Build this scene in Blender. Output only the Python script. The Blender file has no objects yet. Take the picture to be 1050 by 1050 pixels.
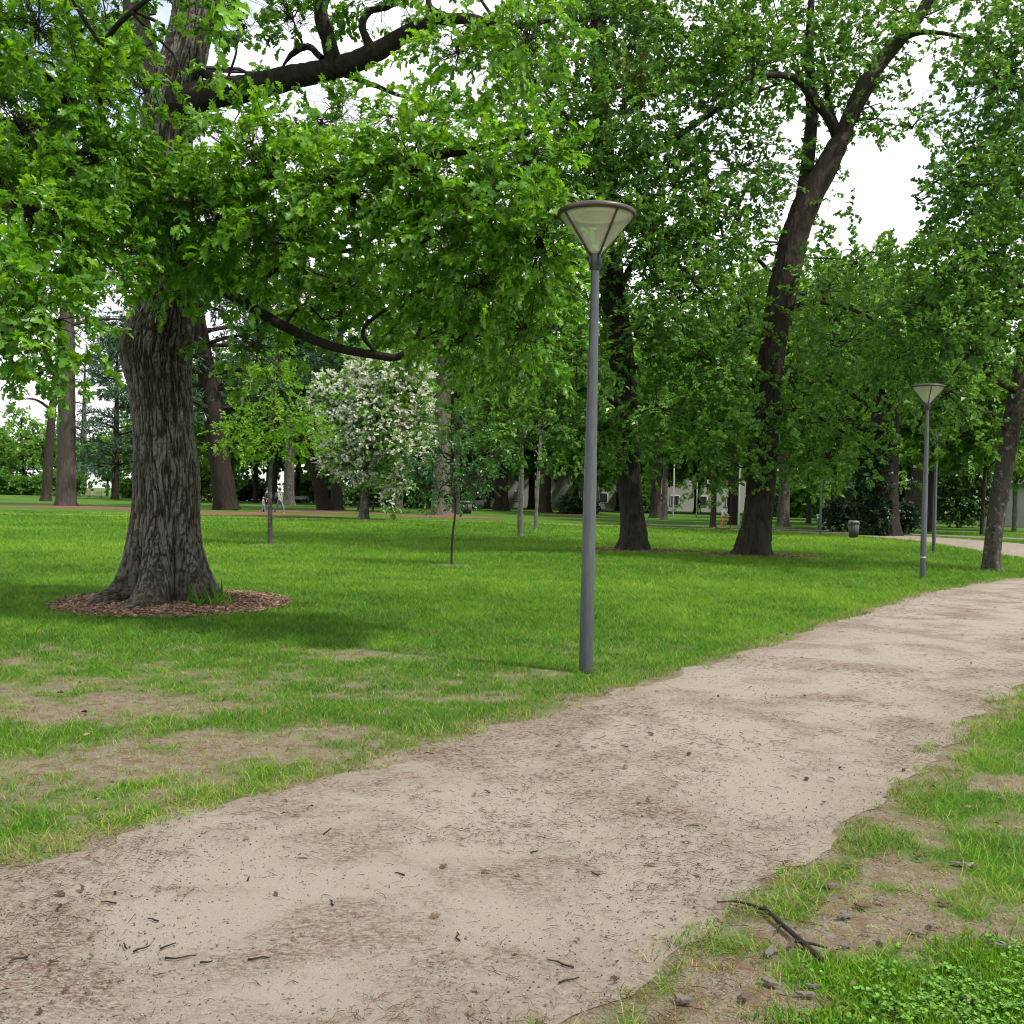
import bpy, math
import numpy as np
from mathutils import Vector, Matrix

SC = bpy.context.scene
COL = SC.collection
rng = np.random.default_rng(11)
PI = math.pi

# ------------------------------------------------------------------ camera
F = 1050.0                      # focal length in photo pixels (1050 x 1050 photo)
CAMH = 1.6
PITCH = math.atan(17 / F)
ROLL = math.radians(1.3)
cp, sp, cr, sr = math.cos(PITCH), math.sin(PITCH), math.cos(ROLL), math.sin(ROLL)
fwd = np.array([0, cp, -sp]); up0 = np.array([0, sp, cp]); rt0 = np.array([1., 0, 0])
upv = cr * up0 - sr * rt0
rtv = cr * rt0 + sr * up0
CAM = np.array([0, 0, CAMH])


def P(px, py, depth):
    """world point seen at photo pixel (px, py) at the given forward depth"""
    return CAM + depth * (fwd + rtv * (px - 525) / F - upv * (py - 525) / F)


def G(px, py):
    """ground point seen at photo pixel"""
    d = fwd + rtv * (px - 525) / F - upv * (py - 525) / F
    t = -CAMH / d[2]
    return CAM + t * d


def project(V):
    q = np.asarray(V) - CAM
    z = q @ fwd
    z = np.where(np.abs(z) < 1e-3, 1e-3, z)
    return 525 + F * (q @ rtv) / z, 525 - F * (q @ upv) / z, z


cam = bpy.data.cameras.new('camera')
camo = bpy.data.objects.new('camera', cam)
COL.objects.link(camo)
cam.sensor_width = 36
cam.lens = 36 * F / 1050
cam.clip_start = 0.05
cam.clip_end = 3000
M = Matrix(((rtv[0], upv[0], -fwd[0], CAM[0]), (rtv[1], upv[1], -fwd[1], CAM[1]), (rtv[2], upv[2], -fwd[2], CAM[2]), (0, 0, 0, 1)))
camo.matrix_world = M
SC.camera = camo

# ------------------------------------------------------------------ noise


def _hash(ix, iy, iz, seed):
    h = (ix.astype(np.uint32) * np.uint32(374761393) + iy.astype(np.uint32) * np.uint32(668265263)
         + iz.astype(np.uint32) * np.uint32(2246822519) + np.uint32(seed * 3266489 + 17))
    h ^= h >> np.uint32(13)
    h *= np.uint32(1274126177)
    h ^= h >> np.uint32(16)
    h *= np.uint32(2654435761)
    h ^= h >> np.uint32(15)
    return (h & np.uint32(0xffffff)).astype(np.float64) / 16777215.0


def vnoise(p, seed=0):
    p = np.asarray(p, dtype=np.float64)
    i = np.floor(p).astype(np.int64)
    f = p - i
    f = f * f * f * (f * (f * 6 - 15) + 10)
    i = i & 0xffffffff
    out = 0
    for dx in (0, 1):
        wx = f[:, 0] if dx else 1 - f[:, 0]
        for dy in (0, 1):
            wy = f[:, 1] if dy else 1 - f[:, 1]
            for dz in (0, 1):
                wz = f[:, 2] if dz else 1 - f[:, 2]
                out = out + wx * wy * wz * _hash(i[:, 0] + dx, i[:, 1] + dy, i[:, 2] + dz, seed)
    return out


def fbm(p, seed=0, octs=4, gain=0.5):
    p = np.asarray(p, dtype=np.float64)
    s, a, t = 0, 1.0, 0
    for o in range(octs):
        s = s + a * vnoise(p * 2 ** o + 13.7 * o, seed + o)
        t += a
        a *= gain
    return s / t


def fbm2(x, y, scale, seed=0, octs=4, gain=0.5):
    return fbm(np.stack([x * scale, y * scale, np.zeros_like(x)], 1), seed, octs, gain)


def sstep(a, b, x):
    t = np.clip((x - a) / (b - a), 0, 1)
    return t * t * (3 - 2 * t)


def norm(v):
    return v / np.maximum(np.linalg.norm(v, axis=-1, keepdims=True), 1e-9)


def spline(pts, n):
    """Catmull-Rom through rows of pts (any number of columns), n samples"""
    pts = np.asarray(pts, float)
    if len(pts) == 2:
        t = np.linspace(0, 1, n)[:, None]
        return pts[0] * (1 - t) + pts[1] * t
    q = np.vstack([2 * pts[0] - pts[1], pts, 2 * pts[-1] - pts[-2]])
    d = np.r_[0, np.cumsum(np.linalg.norm(np.diff(pts[:, :3], axis=0), axis=1))]
    s = np.linspace(0, d[-1], n)
    k = np.clip(np.searchsorted(d, s, side='right') - 1, 0, len(pts) - 2)
    t = ((s - d[k]) / (d[k + 1] - d[k]))[:, None]
    p0, p1, p2, p3 = q[k], q[k + 1], q[k + 2], q[k + 3]
    return 0.5 * (2 * p1 + (p2 - p0) * t + (2 * p0 - 5 * p1 + 4 * p2 - p3) * t ** 2 + (3 * p1 - p0 - 3 * p2 + p3) * t ** 3)

# ------------------------------------------------------------------ mesh building


class Geo:
    def __init__(self):
        self.V, self.Fs, self.A, self.n = [], [], [], 0

    def add(self, V, faces, a=None):
        V = np.asarray(V, float).reshape(-1, 3)
        for f in (faces if isinstance(faces, list) else [faces]):
            f = np.asarray(f, np.int64)
            if len(f):
                self.Fs.append(f + self.n)
        self.V.append(V)
        self.A.append(np.zeros(len(V)) if a is None else np.broadcast_to(np.asarray(a, float), (len(V),)))
        self.n += len(V)
        return self

    def box(self, c, s, rot=None, a=None, bev=0.0):
        c = np.asarray(c, float)
        h = np.asarray(s, float) / 2
        if bev <= 0:
            v = np.array([[x, y, z] for z in (-1, 1) for y in (-1, 1) for x in (-1, 1)], float) * h
            f = np.array([[0, 2, 3, 1], [4, 5, 7, 6], [0, 1, 5, 4], [2, 6, 7, 3], [0, 4, 6, 2], [1, 3, 7, 5]])
            fs = [f]
        else:
            b = min(bev, h.min() * 0.9)
            o, i = h, h - b
            prof = []
            for z, inset in ((-o[2], b), (-i[2], 0), (i[2], 0), (o[2], b)):
                hx, hy = o[0] - inset, o[1] - inset
                prof.append([[-hx + b, -hy, z], [hx - b, -hy, z], [hx, -hy + b, z], [hx, hy - b, z],
                             [hx - b, hy, z], [-hx + b, hy, z], [-hx, hy - b, z], [-hx, -hy + b, z]])
            v = np.array(prof).reshape(-1, 3)
            q = []
            for k in range(3):
                for j in range(8):
                    q.append([k * 8 + j, k * 8 + (j + 1) % 8, (k + 1) * 8 + (j + 1) % 8, (k + 1) * 8 + j])
            fs = [np.array(q), np.array([list(range(7, -1, -1)), list(range(24, 32))])]
        if rot is not None:
            v = v @ np.asarray(rot).T
        return self.add(v + c, fs, a)

    def tube(self, pts, radii, seg=10, cap=True, a=None):
        V, fs = tube(pts, radii, seg, cap)
        return self.add(V, fs, a)

    def lathe(self, prof, c=(0, 0, 0), seg=32, cap=True, a=None, closed=False):
        prof = np.asarray(prof, float)
        th = np.linspace(0, 2 * PI, seg, endpoint=False)
        V = np.stack([prof[:, None, 0] * np.cos(th), prof[:, None, 0] * np.sin(th), np.repeat(prof[:, 1:2], seg, 1)], -1).reshape(-1, 3)
        n = len(prof)
        fs = []
        rings = n if closed else n - 1
        k = np.arange(rings)[:, None]
        j = np.arange(seg)[None]
        k2 = (k + 1) % n
        q = np.stack([k * seg + j, k * seg + (j + 1) % seg, k2 * seg + (j + 1) % seg, k2 * seg + j], -1).reshape(-1, 4)
        fs.append(q)
        if cap and not closed:
            fs.append(np.arange(seg)[::-1][None])
            fs.append((np.arange(seg) + (n - 1) * seg)[None])
        return self.add(V + np.asarray(c, float), fs, a)

    def build(self, name, mat, parent=None, origin=None, smooth=True, attr='tint'):
        V = np.vstack(self.V)
        A = np.concatenate(self.A)
        return build(name, V, self.Fs, mat, parent, A, smooth, attr, origin)


def build_mixed(name, parts, parent=None, origin=None, smooth=False):
    """one mesh from several Geo collections, each with its own material (leaves + the twigs that carry them)"""
    V, Fs, A, mi, n = [], [], [], [], 0
    for k, (g, m) in enumerate(parts):
        if not g.n:
            continue
        V += g.V; A += g.A
        for f in g.Fs:
            Fs.append(f + n); mi.append(np.full(len(f), k, np.int32))
        n += g.n
    ob = build(name, np.vstack(V), Fs, parts[0][1], parent, np.concatenate(A), smooth, 'tint', origin)
    for g, m in parts[1:]:
        ob.data.materials.append(m)
    ob.data.polygons.foreach_set('material_index', np.concatenate(mi))
    return ob


def frames(pts):
    t = np.gradient(pts, axis=0)
    t = norm(t)
    ref = np.array([1., 0, 0]) if abs(t[0, 0]) < 0.8 else np.array([0, 1., 0])
    n = np.zeros_like(pts)
    v = norm(np.cross(t[0], np.cross(ref, t[0])))
    for i in range(len(pts)):
        v = v - t[i] * (v @ t[i])
        v = v / max(np.linalg.norm(v), 1e-9)
        n[i] = v
    b = np.cross(t, n)
    return t, n, b


def tube(pts, radii, seg=10, cap=True):
    pts = np.asarray(pts, float)
    radii = np.broadcast_to(np.asarray(radii, float), (len(pts),))
    t, n, b = frames(pts)
    th = np.linspace(0, 2 * PI, seg, endpoint=False)
    V = pts[:, None] + radii[:, None, None] * (np.cos(th)[None, :, None] * n[:, None] + np.sin(th)[None, :, None] * b[:, None])
    m = len(pts)
    k = np.arange(m - 1)[:, None]
    j = np.arange(seg)[None]
    q = np.stack([k * seg + j, k * seg + (j + 1) % seg, (k + 1) * seg + (j + 1) % seg, (k + 1) * seg + j], -1).reshape(-1, 4)
    fs = [q]
    if cap:
        fs += [np.arange(seg)[::-1][None], (np.arange(seg) + (m - 1) * seg)[None]]
    return V.reshape(-1, 3), fs


def build(name, V, Fs, mat, parent=None, A=None, smooth=True, attr='tint', origin=None):
    V = np.asarray(V, np.float64)
    if origin is None and parent is not None:
        p, origin = parent, np.zeros(3)
        while p is not None:
            origin = origin + np.array(p.location)
            p = p.parent
    elif origin is None:
        origin = np.zeros(3)
    me = bpy.data.meshes.new(name)
    V = (V - origin).astype(np.float32)
    loops = np.concatenate([f.reshape(-1) for f in Fs]).astype(np.int32)
    sizes = np.concatenate([np.full(len(f), f.shape[1], np.int32) for f in Fs])
    starts = np.r_[0, np.cumsum(sizes)[:-1]].astype(np.int32)
    me.vertices.add(len(V))
    me.vertices.foreach_set('co', V.ravel())
    me.loops.add(len(loops))
    me.loops.foreach_set('vertex_index', loops)
    me.polygons.add(len(sizes))
    me.polygons.foreach_set('loop_start', starts)
    me.polygons.foreach_set('use_smooth', np.full(len(sizes), smooth, bool))
    me.update(calc_edges=True)
    if A is not None:
        at = me.attributes.new(attr, 'FLOAT', 'POINT')
        at.data.foreach_set('value', np.asarray(A, np.float32))
    me.materials.append(mat)
    ob = bpy.data.objects.new(name, me)
    COL.objects.link(ob)
    if parent is not None:
        ob.parent = parent
    else:
        ob.location = origin
    return ob


def thing(name, label, cat, loc, group=None, rz=0.0):
    o = bpy.data.objects.new(name, None)
    COL.objects.link(o)
    o.empty_display_size = 0.2
    o.location = loc
    o.rotation_euler = (0, 0, rz)
    tag(o, label, cat, group)
    return o


def tag(o, label=None, cat=None, group=None, kind=None):
    if label:
        o['label'] = label
    if cat:
        o['category'] = cat
    if group:
        o['group'] = group
    if kind:
        o['kind'] = kind
    return o


def copy_tree(root, loc, rz=0.0, scale=1.0, label=None):
    def rec(o, parent):
        c = o.copy()
        COL.objects.link(c)
        if parent is not None:
            c.parent = parent
        for ch in list(o.children):
            rec(ch, c)
        return c
    r = rec(root, None)
    r.location = loc
    r.rotation_euler = (0, 0, rz)
    r.scale = (scale,) * 3
    if label:
        r['label'] = label
    return r

# ------------------------------------------------------------------ materials


class NT:
    def __init__(self, name):
        self.m = bpy.data.materials.new(name)
        self.m.use_nodes = True
        self.t = self.m.node_tree
        self.b = self.t.nodes['Principled BSDF']
        self.out = self.t.nodes['Material Output']

    def n(self, typ, **kw):
        nd = self.t.nodes.new(typ)
        for k, v in kw.items():
            if k.startswith('i_'):
                nd.inputs[k[2:].replace('_', ' ')].default_value = v
            else:
                setattr(nd, k, v)
        return nd

    def l(self, a, b):
        self.t.links.new(a, b)

    def noise(self, scale, detail=5, rough=0.55, vec=None, out='Fac', dist=0.0):
        nd = self.n('ShaderNodeTexNoise')
        nd.inputs['Scale'].default_value = scale
        nd.inputs['Detail'].default_value = detail
        nd.inputs['Roughness'].default_value = rough
        nd.inputs['Distortion'].default_value = dist
        if vec is not None:
            self.l(vec, nd.inputs['Vector'])
        return nd.outputs[out]

    def coord(self, which='Object', scale=(1, 1, 1)):
        tc = self.n('ShaderNodeTexCoord')
        mp = self.n('ShaderNodeMapping')
        mp.inputs['Scale'].default_value = scale
        self.l(tc.outputs[which], mp.inputs['Vector'])
        return mp.outputs['Vector']

    def ramp(self, fac, stops):
        r = self.n('ShaderNodeValToRGB')
        e = r.color_ramp.elements
        while len(e) < len(stops):
            e.new(0.5)
        for k, (p, c) in enumerate(stops):
            e[k].position = p
            e[k].color = (*c, 1) if len(c) == 3 else c
        self.l(fac, r.inputs['Fac'])
        return r.outputs['Color']

    def mix(self, fac, a, b, mode='MIX'):
        nd = self.n('ShaderNodeMix', data_type='RGBA', blend_type=mode)
        for sock, v in ((nd.inputs[0], fac), (nd.inputs[6], a), (nd.inputs[7], b)):
            if hasattr(v, 'links'):
                self.l(v, sock)
            elif isinstance(v, (int, float)):
                sock.default_value = v
            else:
                sock.default_value = (*v, 1)
        return nd.outputs[2]

    def math(self, op, a, b=None, c=None):
        nd = self.n('ShaderNodeMath', operation=op)
        for k, v in enumerate((a, b, c)):
            if v is None:
                continue
            if hasattr(v, 'links'):
                self.l(v, nd.inputs[k])
            else:
                nd.inputs[k].default_value = v
        return nd.outputs[0]

    def attr(self, name):
        return self.n('ShaderNodeAttribute', attribute_name=name).outputs['Fac']

    def bump(self, h, strength=0.5, dist=0.02):
        nd = self.n('ShaderNodeBump')
        nd.inputs['Strength'].default_value = strength
        nd.inputs['Distance'].default_value = dist
        self.l(h, nd.inputs['Height'])
        self.l(nd.outputs['Normal'], self.b.inputs['Normal'])
        return nd

    def set(self, color=None, rough=None, metal=None, spec=None):
        if color is not None:
            if hasattr(color, 'links'):
                self.l(color, self.b.inputs['Base Color'])
            else:
                self.b.inputs['Base Color'].default_value = (*color, 1)
        if rough is not None:
            self.b.inputs['Roughness'].default_value = rough
        if metal is not None:
            self.b.inputs['Metallic'].default_value = metal
        if spec is not None:
            self.b.inputs['Specular IOR Level'].default_value = spec
        return self


def leaf_mat(name, dark, light, tr=0.4, spec=0.5, rough=0.38, trc=(1.35, 1.25, 0.5)):
    t = NT(name)
    c = t.ramp(t.attr('tint'), [(0.0, dark), (0.6, tuple(0.5 * (a + b) for a, b in zip(dark, light))), (1.0, light)])
    t.set(c, rough, 0, spec)
    trn = t.n('ShaderNodeBsdfTranslucent')
    t.l(t.mix(1.0, c, trc, 'MULTIPLY'), trn.inputs['Color'])
    mx = t.n('ShaderNodeMixShader')
    mx.inputs[0].default_value = tr
    t.l(t.b.outputs[0], mx.inputs[1])
    t.l(trn.outputs[0], mx.inputs[2])
    t.l(mx.outputs[0], t.out.inputs['Surface'])
    return t.m


def bark_mat(name, dark, light, zs=0.2, sc=18, bump=0.9, moss=0.0, lichen=0.0):
    t = NT(name)
    v = t.coord('Object', (1, 1, zs))
    n1 = t.noise(sc, 6, 0.6, v, dist=0.6)
    n2 = t.noise(1.3, 3, 0.5, t.coord('Object'))
    c = t.ramp(n1, [(0.32, dark), (0.62, light)])
    c = t.mix(t.ramp(n2, [(0.35, (0, 0, 0)), (0.7, (1, 1, 1))]), c, tuple(x * 0.7 for x in light))
    if lichen:
        n3 = t.noise(7, 5, 0.7, t.coord('Object'))
        c = t.mix(t.math('MULTIPLY', t.ramp(n3, [(0.55, (0, 0, 0)), (0.66, (1, 1, 1))]), lichen), c, (0.34, 0.35, 0.30))
    if moss:
        n4 = t.noise(2.5, 5, 0.6, t.coord('Object'))
        c = t.mix(t.math('MULTIPLY', t.ramp(n4, [(0.5, (0, 0, 0)), (0.65, (1, 1, 1))]), moss), c, (0.06, 0.075, 0.02))
    t.set(c, 0.9, 0, 0.2)
    t.bump(n1, bump, 0.06)
    return t.m


def plain(name, color, rough=0.6, metal=0.0, spec=0.4, var=0.15, sc=8):
    t = NT(name)
    n = t.noise(sc, 4, 0.6, t.coord('Object'))
    c = t.mix(n, tuple(x * (1 - var) for x in color), tuple(min(1, x * (1 + var)) for x in color))
    return t.set(c, rough, metal, spec).m

# ------------------------------------------------------------------ leaves


def tmpl_oak():
    st = [(0.00, .015), (.12, .025), (.22, .13), (.29, .06), (.42, .25), (.52, .10), (.66, .31), (.75, .13), (.87, .20), (.94, .10), (1.0, .015)]
    V, Q = [], []
    for s, w in st:
        z = 0.10 * math.sin(s * PI) - 0.12 * s * s
        V += [[s, -w, z + w * 0.35], [s, 0, z], [s, w, z + w * 0.35]]
    for k in range(len(st) - 1):
        a = 3 * k
        Q += [[a, a + 1, a + 4, a + 3], [a + 1, a + 2, a + 5, a + 4]]
    return np.array(V), np.array(Q)


def tmpl_oak_mid():
    st = [(0.0, .02), (.25, .2), (.38, .12), (.6, .32), (.72, .18), (.86, .22), (1.0, .02)]
    V, Q = [], []
    for s, w in st:
        z = 0.10 * math.sin(s * PI) - 0.12 * s * s
        V += [[s, -w, z + w * 0.3], [s, w, z + w * 0.3]]
    for k in range(len(st) - 1):
        a = 2 * k
        Q += [[a, a + 1, a + 3, a + 2]]
    return np.array(V), np.array(Q)


def tmpl_kite(w=0.32, fold=0.15):
    V = np.array([[0, 0, 0], [0.5, -w, fold], [1, 0, -0.05], [0.5, w, fold]])
    return V, np.array([[0, 1, 2], [0, 2, 3]])


OAK_LEAF, OAK_MID, KITE, KITE_WIDE, KITE_THIN, KITE_MID = tmpl_oak(), tmpl_oak_mid(), tmpl_kite(), tmpl_kite(0.45, 0.2), tmpl_kite(0.08, 0.02), tmpl_kite(0.38, 0.22)


def place(tm, pos, dirs, nrm, size):
    """instances of a leaf template -> V, F"""
    T, Fc = tm
    x = norm(dirs)
    y = norm(np.cross(nrm, x))
    z = np.cross(x, y)
    V = pos[:, None] + size[:, None, None] * (T[None, :, 0, None] * x[:, None] + T[None, :, 1, None] * y[:, None] + T[None, :, 2, None] * z[:, None])
    n = len(T)
    Fa = (Fc[None] + (np.arange(len(pos)) * n)[:, None, None]).reshape(-1, Fc.shape[1])
    return V.reshape(-1, 3), Fa


def sprays(geo, pos, dirs, K, length, leaf, tm, tilt=0.55, r=None, tint0=0.0, droop=0.15, twig=None, twig_r=0.004):
    """pos/dirs (N,3): twigs, each bearing K leaves; leaves lie roughly flat with jitter"""
    r = r or rng
    N = len(pos)
    if N == 0:
        return
    d = norm(dirs)
    L = length * r.uniform(0.6, 1.3, N)
    # spray plane normal: mostly up, tilted outward
    nrm = norm(np.array([0, 0, 1.0]) + 0.45 * r.normal(size=(N, 3)))
    side = norm(np.cross(nrm, d))
    t = r.uniform(0.15, 1.0, (N, K)) ** 0.8
    t[:, 0] = 1.0
    sgn = np.where((np.arange(K) % 2 == 0), 1.0, -1.0)[None] * np.ones((N, 1))
    ang = sgn * r.uniform(0.25, 1.35, (N, K))
    ang[:, 0] = r.normal(0, 0.2, N)
    p = pos[:, None] + d[:, None] * (t * L[:, None])[..., None]
    p[..., 2] -= droop * (t ** 2) * L[:, None]
    p += r.normal(0, 0.03, p.shape) * length
    ld = np.cos(ang)[..., None] * d[:, None] + np.sin(ang)[..., None] * side[:, None]
    ld = ld + r.normal(0, 0.28, ld.shape)
    ld[..., 2] -= 0.15
    ln = nrm[:, None] + tilt * r.normal(size=ld.shape)
    s = leaf * r.uniform(0.5, 1.35, (N, K))
    V, Fa = place(tm, p.reshape(-1, 3), ld.reshape(-1, 3), ln.reshape(-1, 3), s.ravel())
    ti = np.clip(0.15 + tint0 + 0.6 * r.random((N, 1)) ** 1.3 + 0.28 * r.normal(size=(N, K)), 0, 1)
    geo.add(V, Fa, np.repeat(ti.ravel(), len(tm[0])))
    if twig is not None:
        tip = pos + d * L[:, None]
        tip[:, 2] -= droop * L
        mid = pos + d * L[:, None] * 0.5
        mid[:, 2] -= droop * L * 0.25
        sticks(twig, pos, mid, tip, twig_r, twig_r * 0.4)


def sticks(geo, a, m, b, r0, r1, a_val=None):
    """many 3-sided tubes through 3 points each"""
    N = len(a)
    if N == 0:
        return
    t = norm(b - a)
    ref = np.where(np.abs(t[:, 2:3]) < 0.9, np.array([[0, 0, 1.0]]), np.array([[1.0, 0, 0]]))
    n = norm(np.cross(t, ref))
    bb = np.cross(t, n)
    th = np.array([0, 2 * PI / 3, 4 * PI / 3])
    ring = np.cos(th)[None, :, None] * n[:, None] + np.sin(th)[None, :, None] * bb[:, None]
    r0 = np.broadcast_to(np.asarray(r0, float), (N,))[:, None, None]
    r1 = np.broadcast_to(np.asarray(r1, float), (N,))[:, None, None]
    V = np.stack([a[:, None] + ring * r0, m[:, None] + ring * (r0 + r1) / 2, b[:, None] + ring * r1], 1)
    q = []
    for k in range(2):
        for j in range(3):
            q.append([k * 3 + j, k * 3 + (j + 1) % 3, k * 3 + 3 + (j + 1) % 3, k * 3 + 3 + j])
    q = np.array(q)
    Fa = (q[None] + (np.arange(N) * 9)[:, None, None]).reshape(-1, 4)
    av = None if a_val is None else np.repeat(a_val, 9)
    geo.add(V.reshape(-1, 3), Fa, av)


def fill_ellipsoid(r, c, rad, n, shell=0.45, axes=None):
    u = norm(r.normal(size=(n, 3)))
    rr = r.random(n) ** shell
    loc = u * rr[:, None] * rad
    return c + loc, norm(u / np.maximum(rad, 0.05) * np.mean(rad))

# ------------------------------------------------------------------ wood with bark relief


def woody(geo, pts, radii, seg=24, n=60, amp=0.02, freq=14, zs=0.18, seed=0, flare=None, lobes=5):
    """limb with furrowed bark as real relief; flare=(height, extra radius) for root flare"""
    pr = spline(np.c_[np.asarray(pts, float), np.asarray(radii, float)], n)
    c, rad = pr[:, :3], np.maximum(pr[:, 3], 0.004)
    t, nn, b = frames(c)
    th = np.linspace(0, 2 * PI, seg, endpoint=False)
    R = np.repeat(rad[:, None], seg, 1)
    if flare:
        z = c[:, 2] - c[0, 2]
        fz = np.exp(-np.maximum(z, 0) / flare[0])
        ph = rng.uniform(0, 6.28, 3)
        lob = 0.55 + 0.3 * np.cos(lobes * th + ph[0]) + 0.25 * np.cos((lobes - 2) * th + ph[1]) + 0.15 * np.cos((lobes + 4) * th + ph[2])
        R = R + flare[1] * fz[:, None] * lob[None]
    dirv = np.cos(th)[None, :, None] * nn[:, None] + np.sin(th)[None, :, None] * b[:, None]
    V = c[:, None] + R[..., None] * dirv
    q = V.reshape(-1, 3)
    s = np.concatenate([[0], np.cumsum(np.linalg.norm(np.diff(c, axis=0), axis=1))])
    qq = np.stack([(np.cos(th)[None] * R).ravel(), (np.sin(th)[None] * R).ravel(), np.repeat(s, seg)], 1)
    big = fbm(qq * np.array([1.6, 1.6, 0.9]), seed + 5, 3) - 0.5
    warp = (fbm(qq * np.array([3, 3, 1.2]), seed + 9, 2)[:, None] - 0.5) * 0.06
    f1 = fbm((qq + warp) * np.array([freq, freq, freq * zs]), seed, 3)
    ridge = 1 - np.abs(f1 - 0.5) * 6.5
    ridge = np.clip(1 - ridge, 0, 1)            # 0 in furrows, 1 on plates
    f2 = fbm((qq + warp * 2) * np.array([freq * .75, freq * .75, freq * .55]), seed + 11, 2)
    ridge = ridge * (0.35 + 0.65 * np.clip(np.abs(f2 - 0.5) * 14, 0, 1))
    fine = fbm(qq * np.array([freq * 3, freq * 3, freq * 1.5]), seed + 3, 2)
    scale = np.repeat(np.clip(rad / rad.max(), 0.25, 1), seg)
    disp = (amp * (ridge - 0.6) + amp * 0.5 * (fine - 0.5)) * scale + big * np.repeat(rad, seg) * 0.12
    V = q + dirv.reshape(-1, 3) * disp[:, None]
    m = len(c)
    k = np.arange(m - 1)[:, None]
    j = np.arange(seg)[None]
    quads = np.stack([k * seg + j, k * seg + (j + 1) % seg, (k + 1) * seg + (j + 1) % seg, (k + 1) * seg + j], -1).reshape(-1, 4)
    geo.add(V, [quads, (np.arange(seg) + (m - 1) * seg)[None]], np.clip(ridge * 0.75 + 0.25 * fine, 0, 1))
    return c, rad


def connect(geo, limbs, targets, r, r0=0.02, r1=0.006, sag=0.12, maxlen=4.0):
    """branches from the nearest limb point to each target; returns nothing"""
    Lp = np.vstack([x[0] for x in limbs])
    Lr = np.concatenate([x[1] for x in limbs])
    for tg in targets:
        cost = np.linalg.norm(Lp - tg, axis=1) + 1.2 * np.maximum(Lp[:, 2] - tg[2], 0)
        k = int(np.argmin(cost))
        a = Lp[k]
        v = tg - a
        L = np.linalg.norm(v)
        if L < 0.1:
            continue
        w = r.normal(size=3) * 0.12 * L
        m1 = a + v * 0.33 + w + np.array([0, 0, sag * L])
        m2 = a + v * 0.68 - w * 0.6 + np.array([0, 0, sag * L * 0.8])
        pr = spline(np.vstack([a, m1, m2, tg]), 10)
        ra = min(Lr[k] * 0.7, r0 * (0.6 + 0.2 * L))
        geo.tube(pr, np.linspace(ra, r1, 10), 6, True, r.uniform(0.3, 0.7))

# ------------------------------------------------------------------ ground layout
def to_ground(pix):
    return np.array([G(*p)[:2] for p in pix])


pathL = np.vstack([[-6.0, -0.5], [-4.06, 1.9], [-3.1, 3.1], to_ground([(0, 888), (100, 862), (200, 835), (300, 808), (400, 780), (500, 748), (600, 718), (700, 690), (800, 657), (900, 624), (960, 607), (1010, 598), (1050, 593)])])
pathR = np.vstack([[-3.2, -1.2], [-1.5, 0.95], [-0.7, 1.96], to_ground([(590, 1052), (700, 985), (800, 912), (870, 850), (930, 800), (1000, 738), (1050, 703), (1150, 650)])])
# the path bends back to the left beyond the photo's right edge
pathL = np.vstack([pathL, [13.6, 23.2], [15.2, 25.6], [15.6, 29.0], [16.4, 35], [17.6, 43], [17.2, 49], [15.3, 52.5], [10.5, 55.5], [3.0, 58.5], [-6, 60.5], [-14, 57.5], [-40, 52], [-80, 47]])
pathR = np.vstack([pathR, [15.6, 18.5], [18.2, 22.6], [19.6, 29], [20.6, 36], [22.2, 44], [21.0, 51], [18.0, 55.5], [11.5, 57.2], [3.2, 59.7], [-6, 61.6], [-14, 58.6], [-40, 53], [-80, 48]])
pathL = spline(np.c_[pathL, np.zeros(len(pathL))], 700)[:, :2]
pathR = spline(np.c_[pathR, np.zeros(len(pathR))], 700)[:, :2]
PATH_POLY = np.vstack([pathL, pathR[::-1]])
road_c = np.array([[8, 62.0], [16, 58.0], [21, 54.5], [30, 48], [50, 40], [90, 30]])   # grey asphalt walk, right


def in_poly(x, y, poly):
    inside = np.zeros(len(x), bool)
    x0, y0 = poly[:, 0], poly[:, 1]
    x1, y1 = np.roll(x0, -1), np.roll(y0, -1)
    for a, b, c, d in zip(x0, y0, x1, y1):
        if b == d:
            continue
        cond = (b > y) != (d > y)
        inside ^= cond & (x < (c - a) * (y - b) / (d - b) + a)
    return inside


def dist_line(x, y, line, chunk=200000):
    """distance to a polyline given as dense points (vertex distance)"""
    out = np.full(len(x), 1e9)
    for k in range(0, len(line) - 1):
        a, b = line[k], line[k + 1]
        ab = b - a
        L2 = ab @ ab + 1e-12
        t = np.clip(((x - a[0]) * ab[0] + (y - a[1]) * ab[1]) / L2, 0, 1)
        dd = (x - a[0] - t * ab[0]) ** 2 + (y - a[1] - t * ab[1]) ** 2
        np.minimum(out, dd, out=out)
    return np.sqrt(out)


def path_sd(x, y):
    """negative inside the path"""
    pl, pr = pathL[::6], pathR[::6]
    poly = np.vstack([pl, pr[::-1]])
    d = np.minimum(dist_line(x, y, pl), dist_line(x, y, pr))
    return np.where(in_poly(x, y, poly), -d, d)


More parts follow.
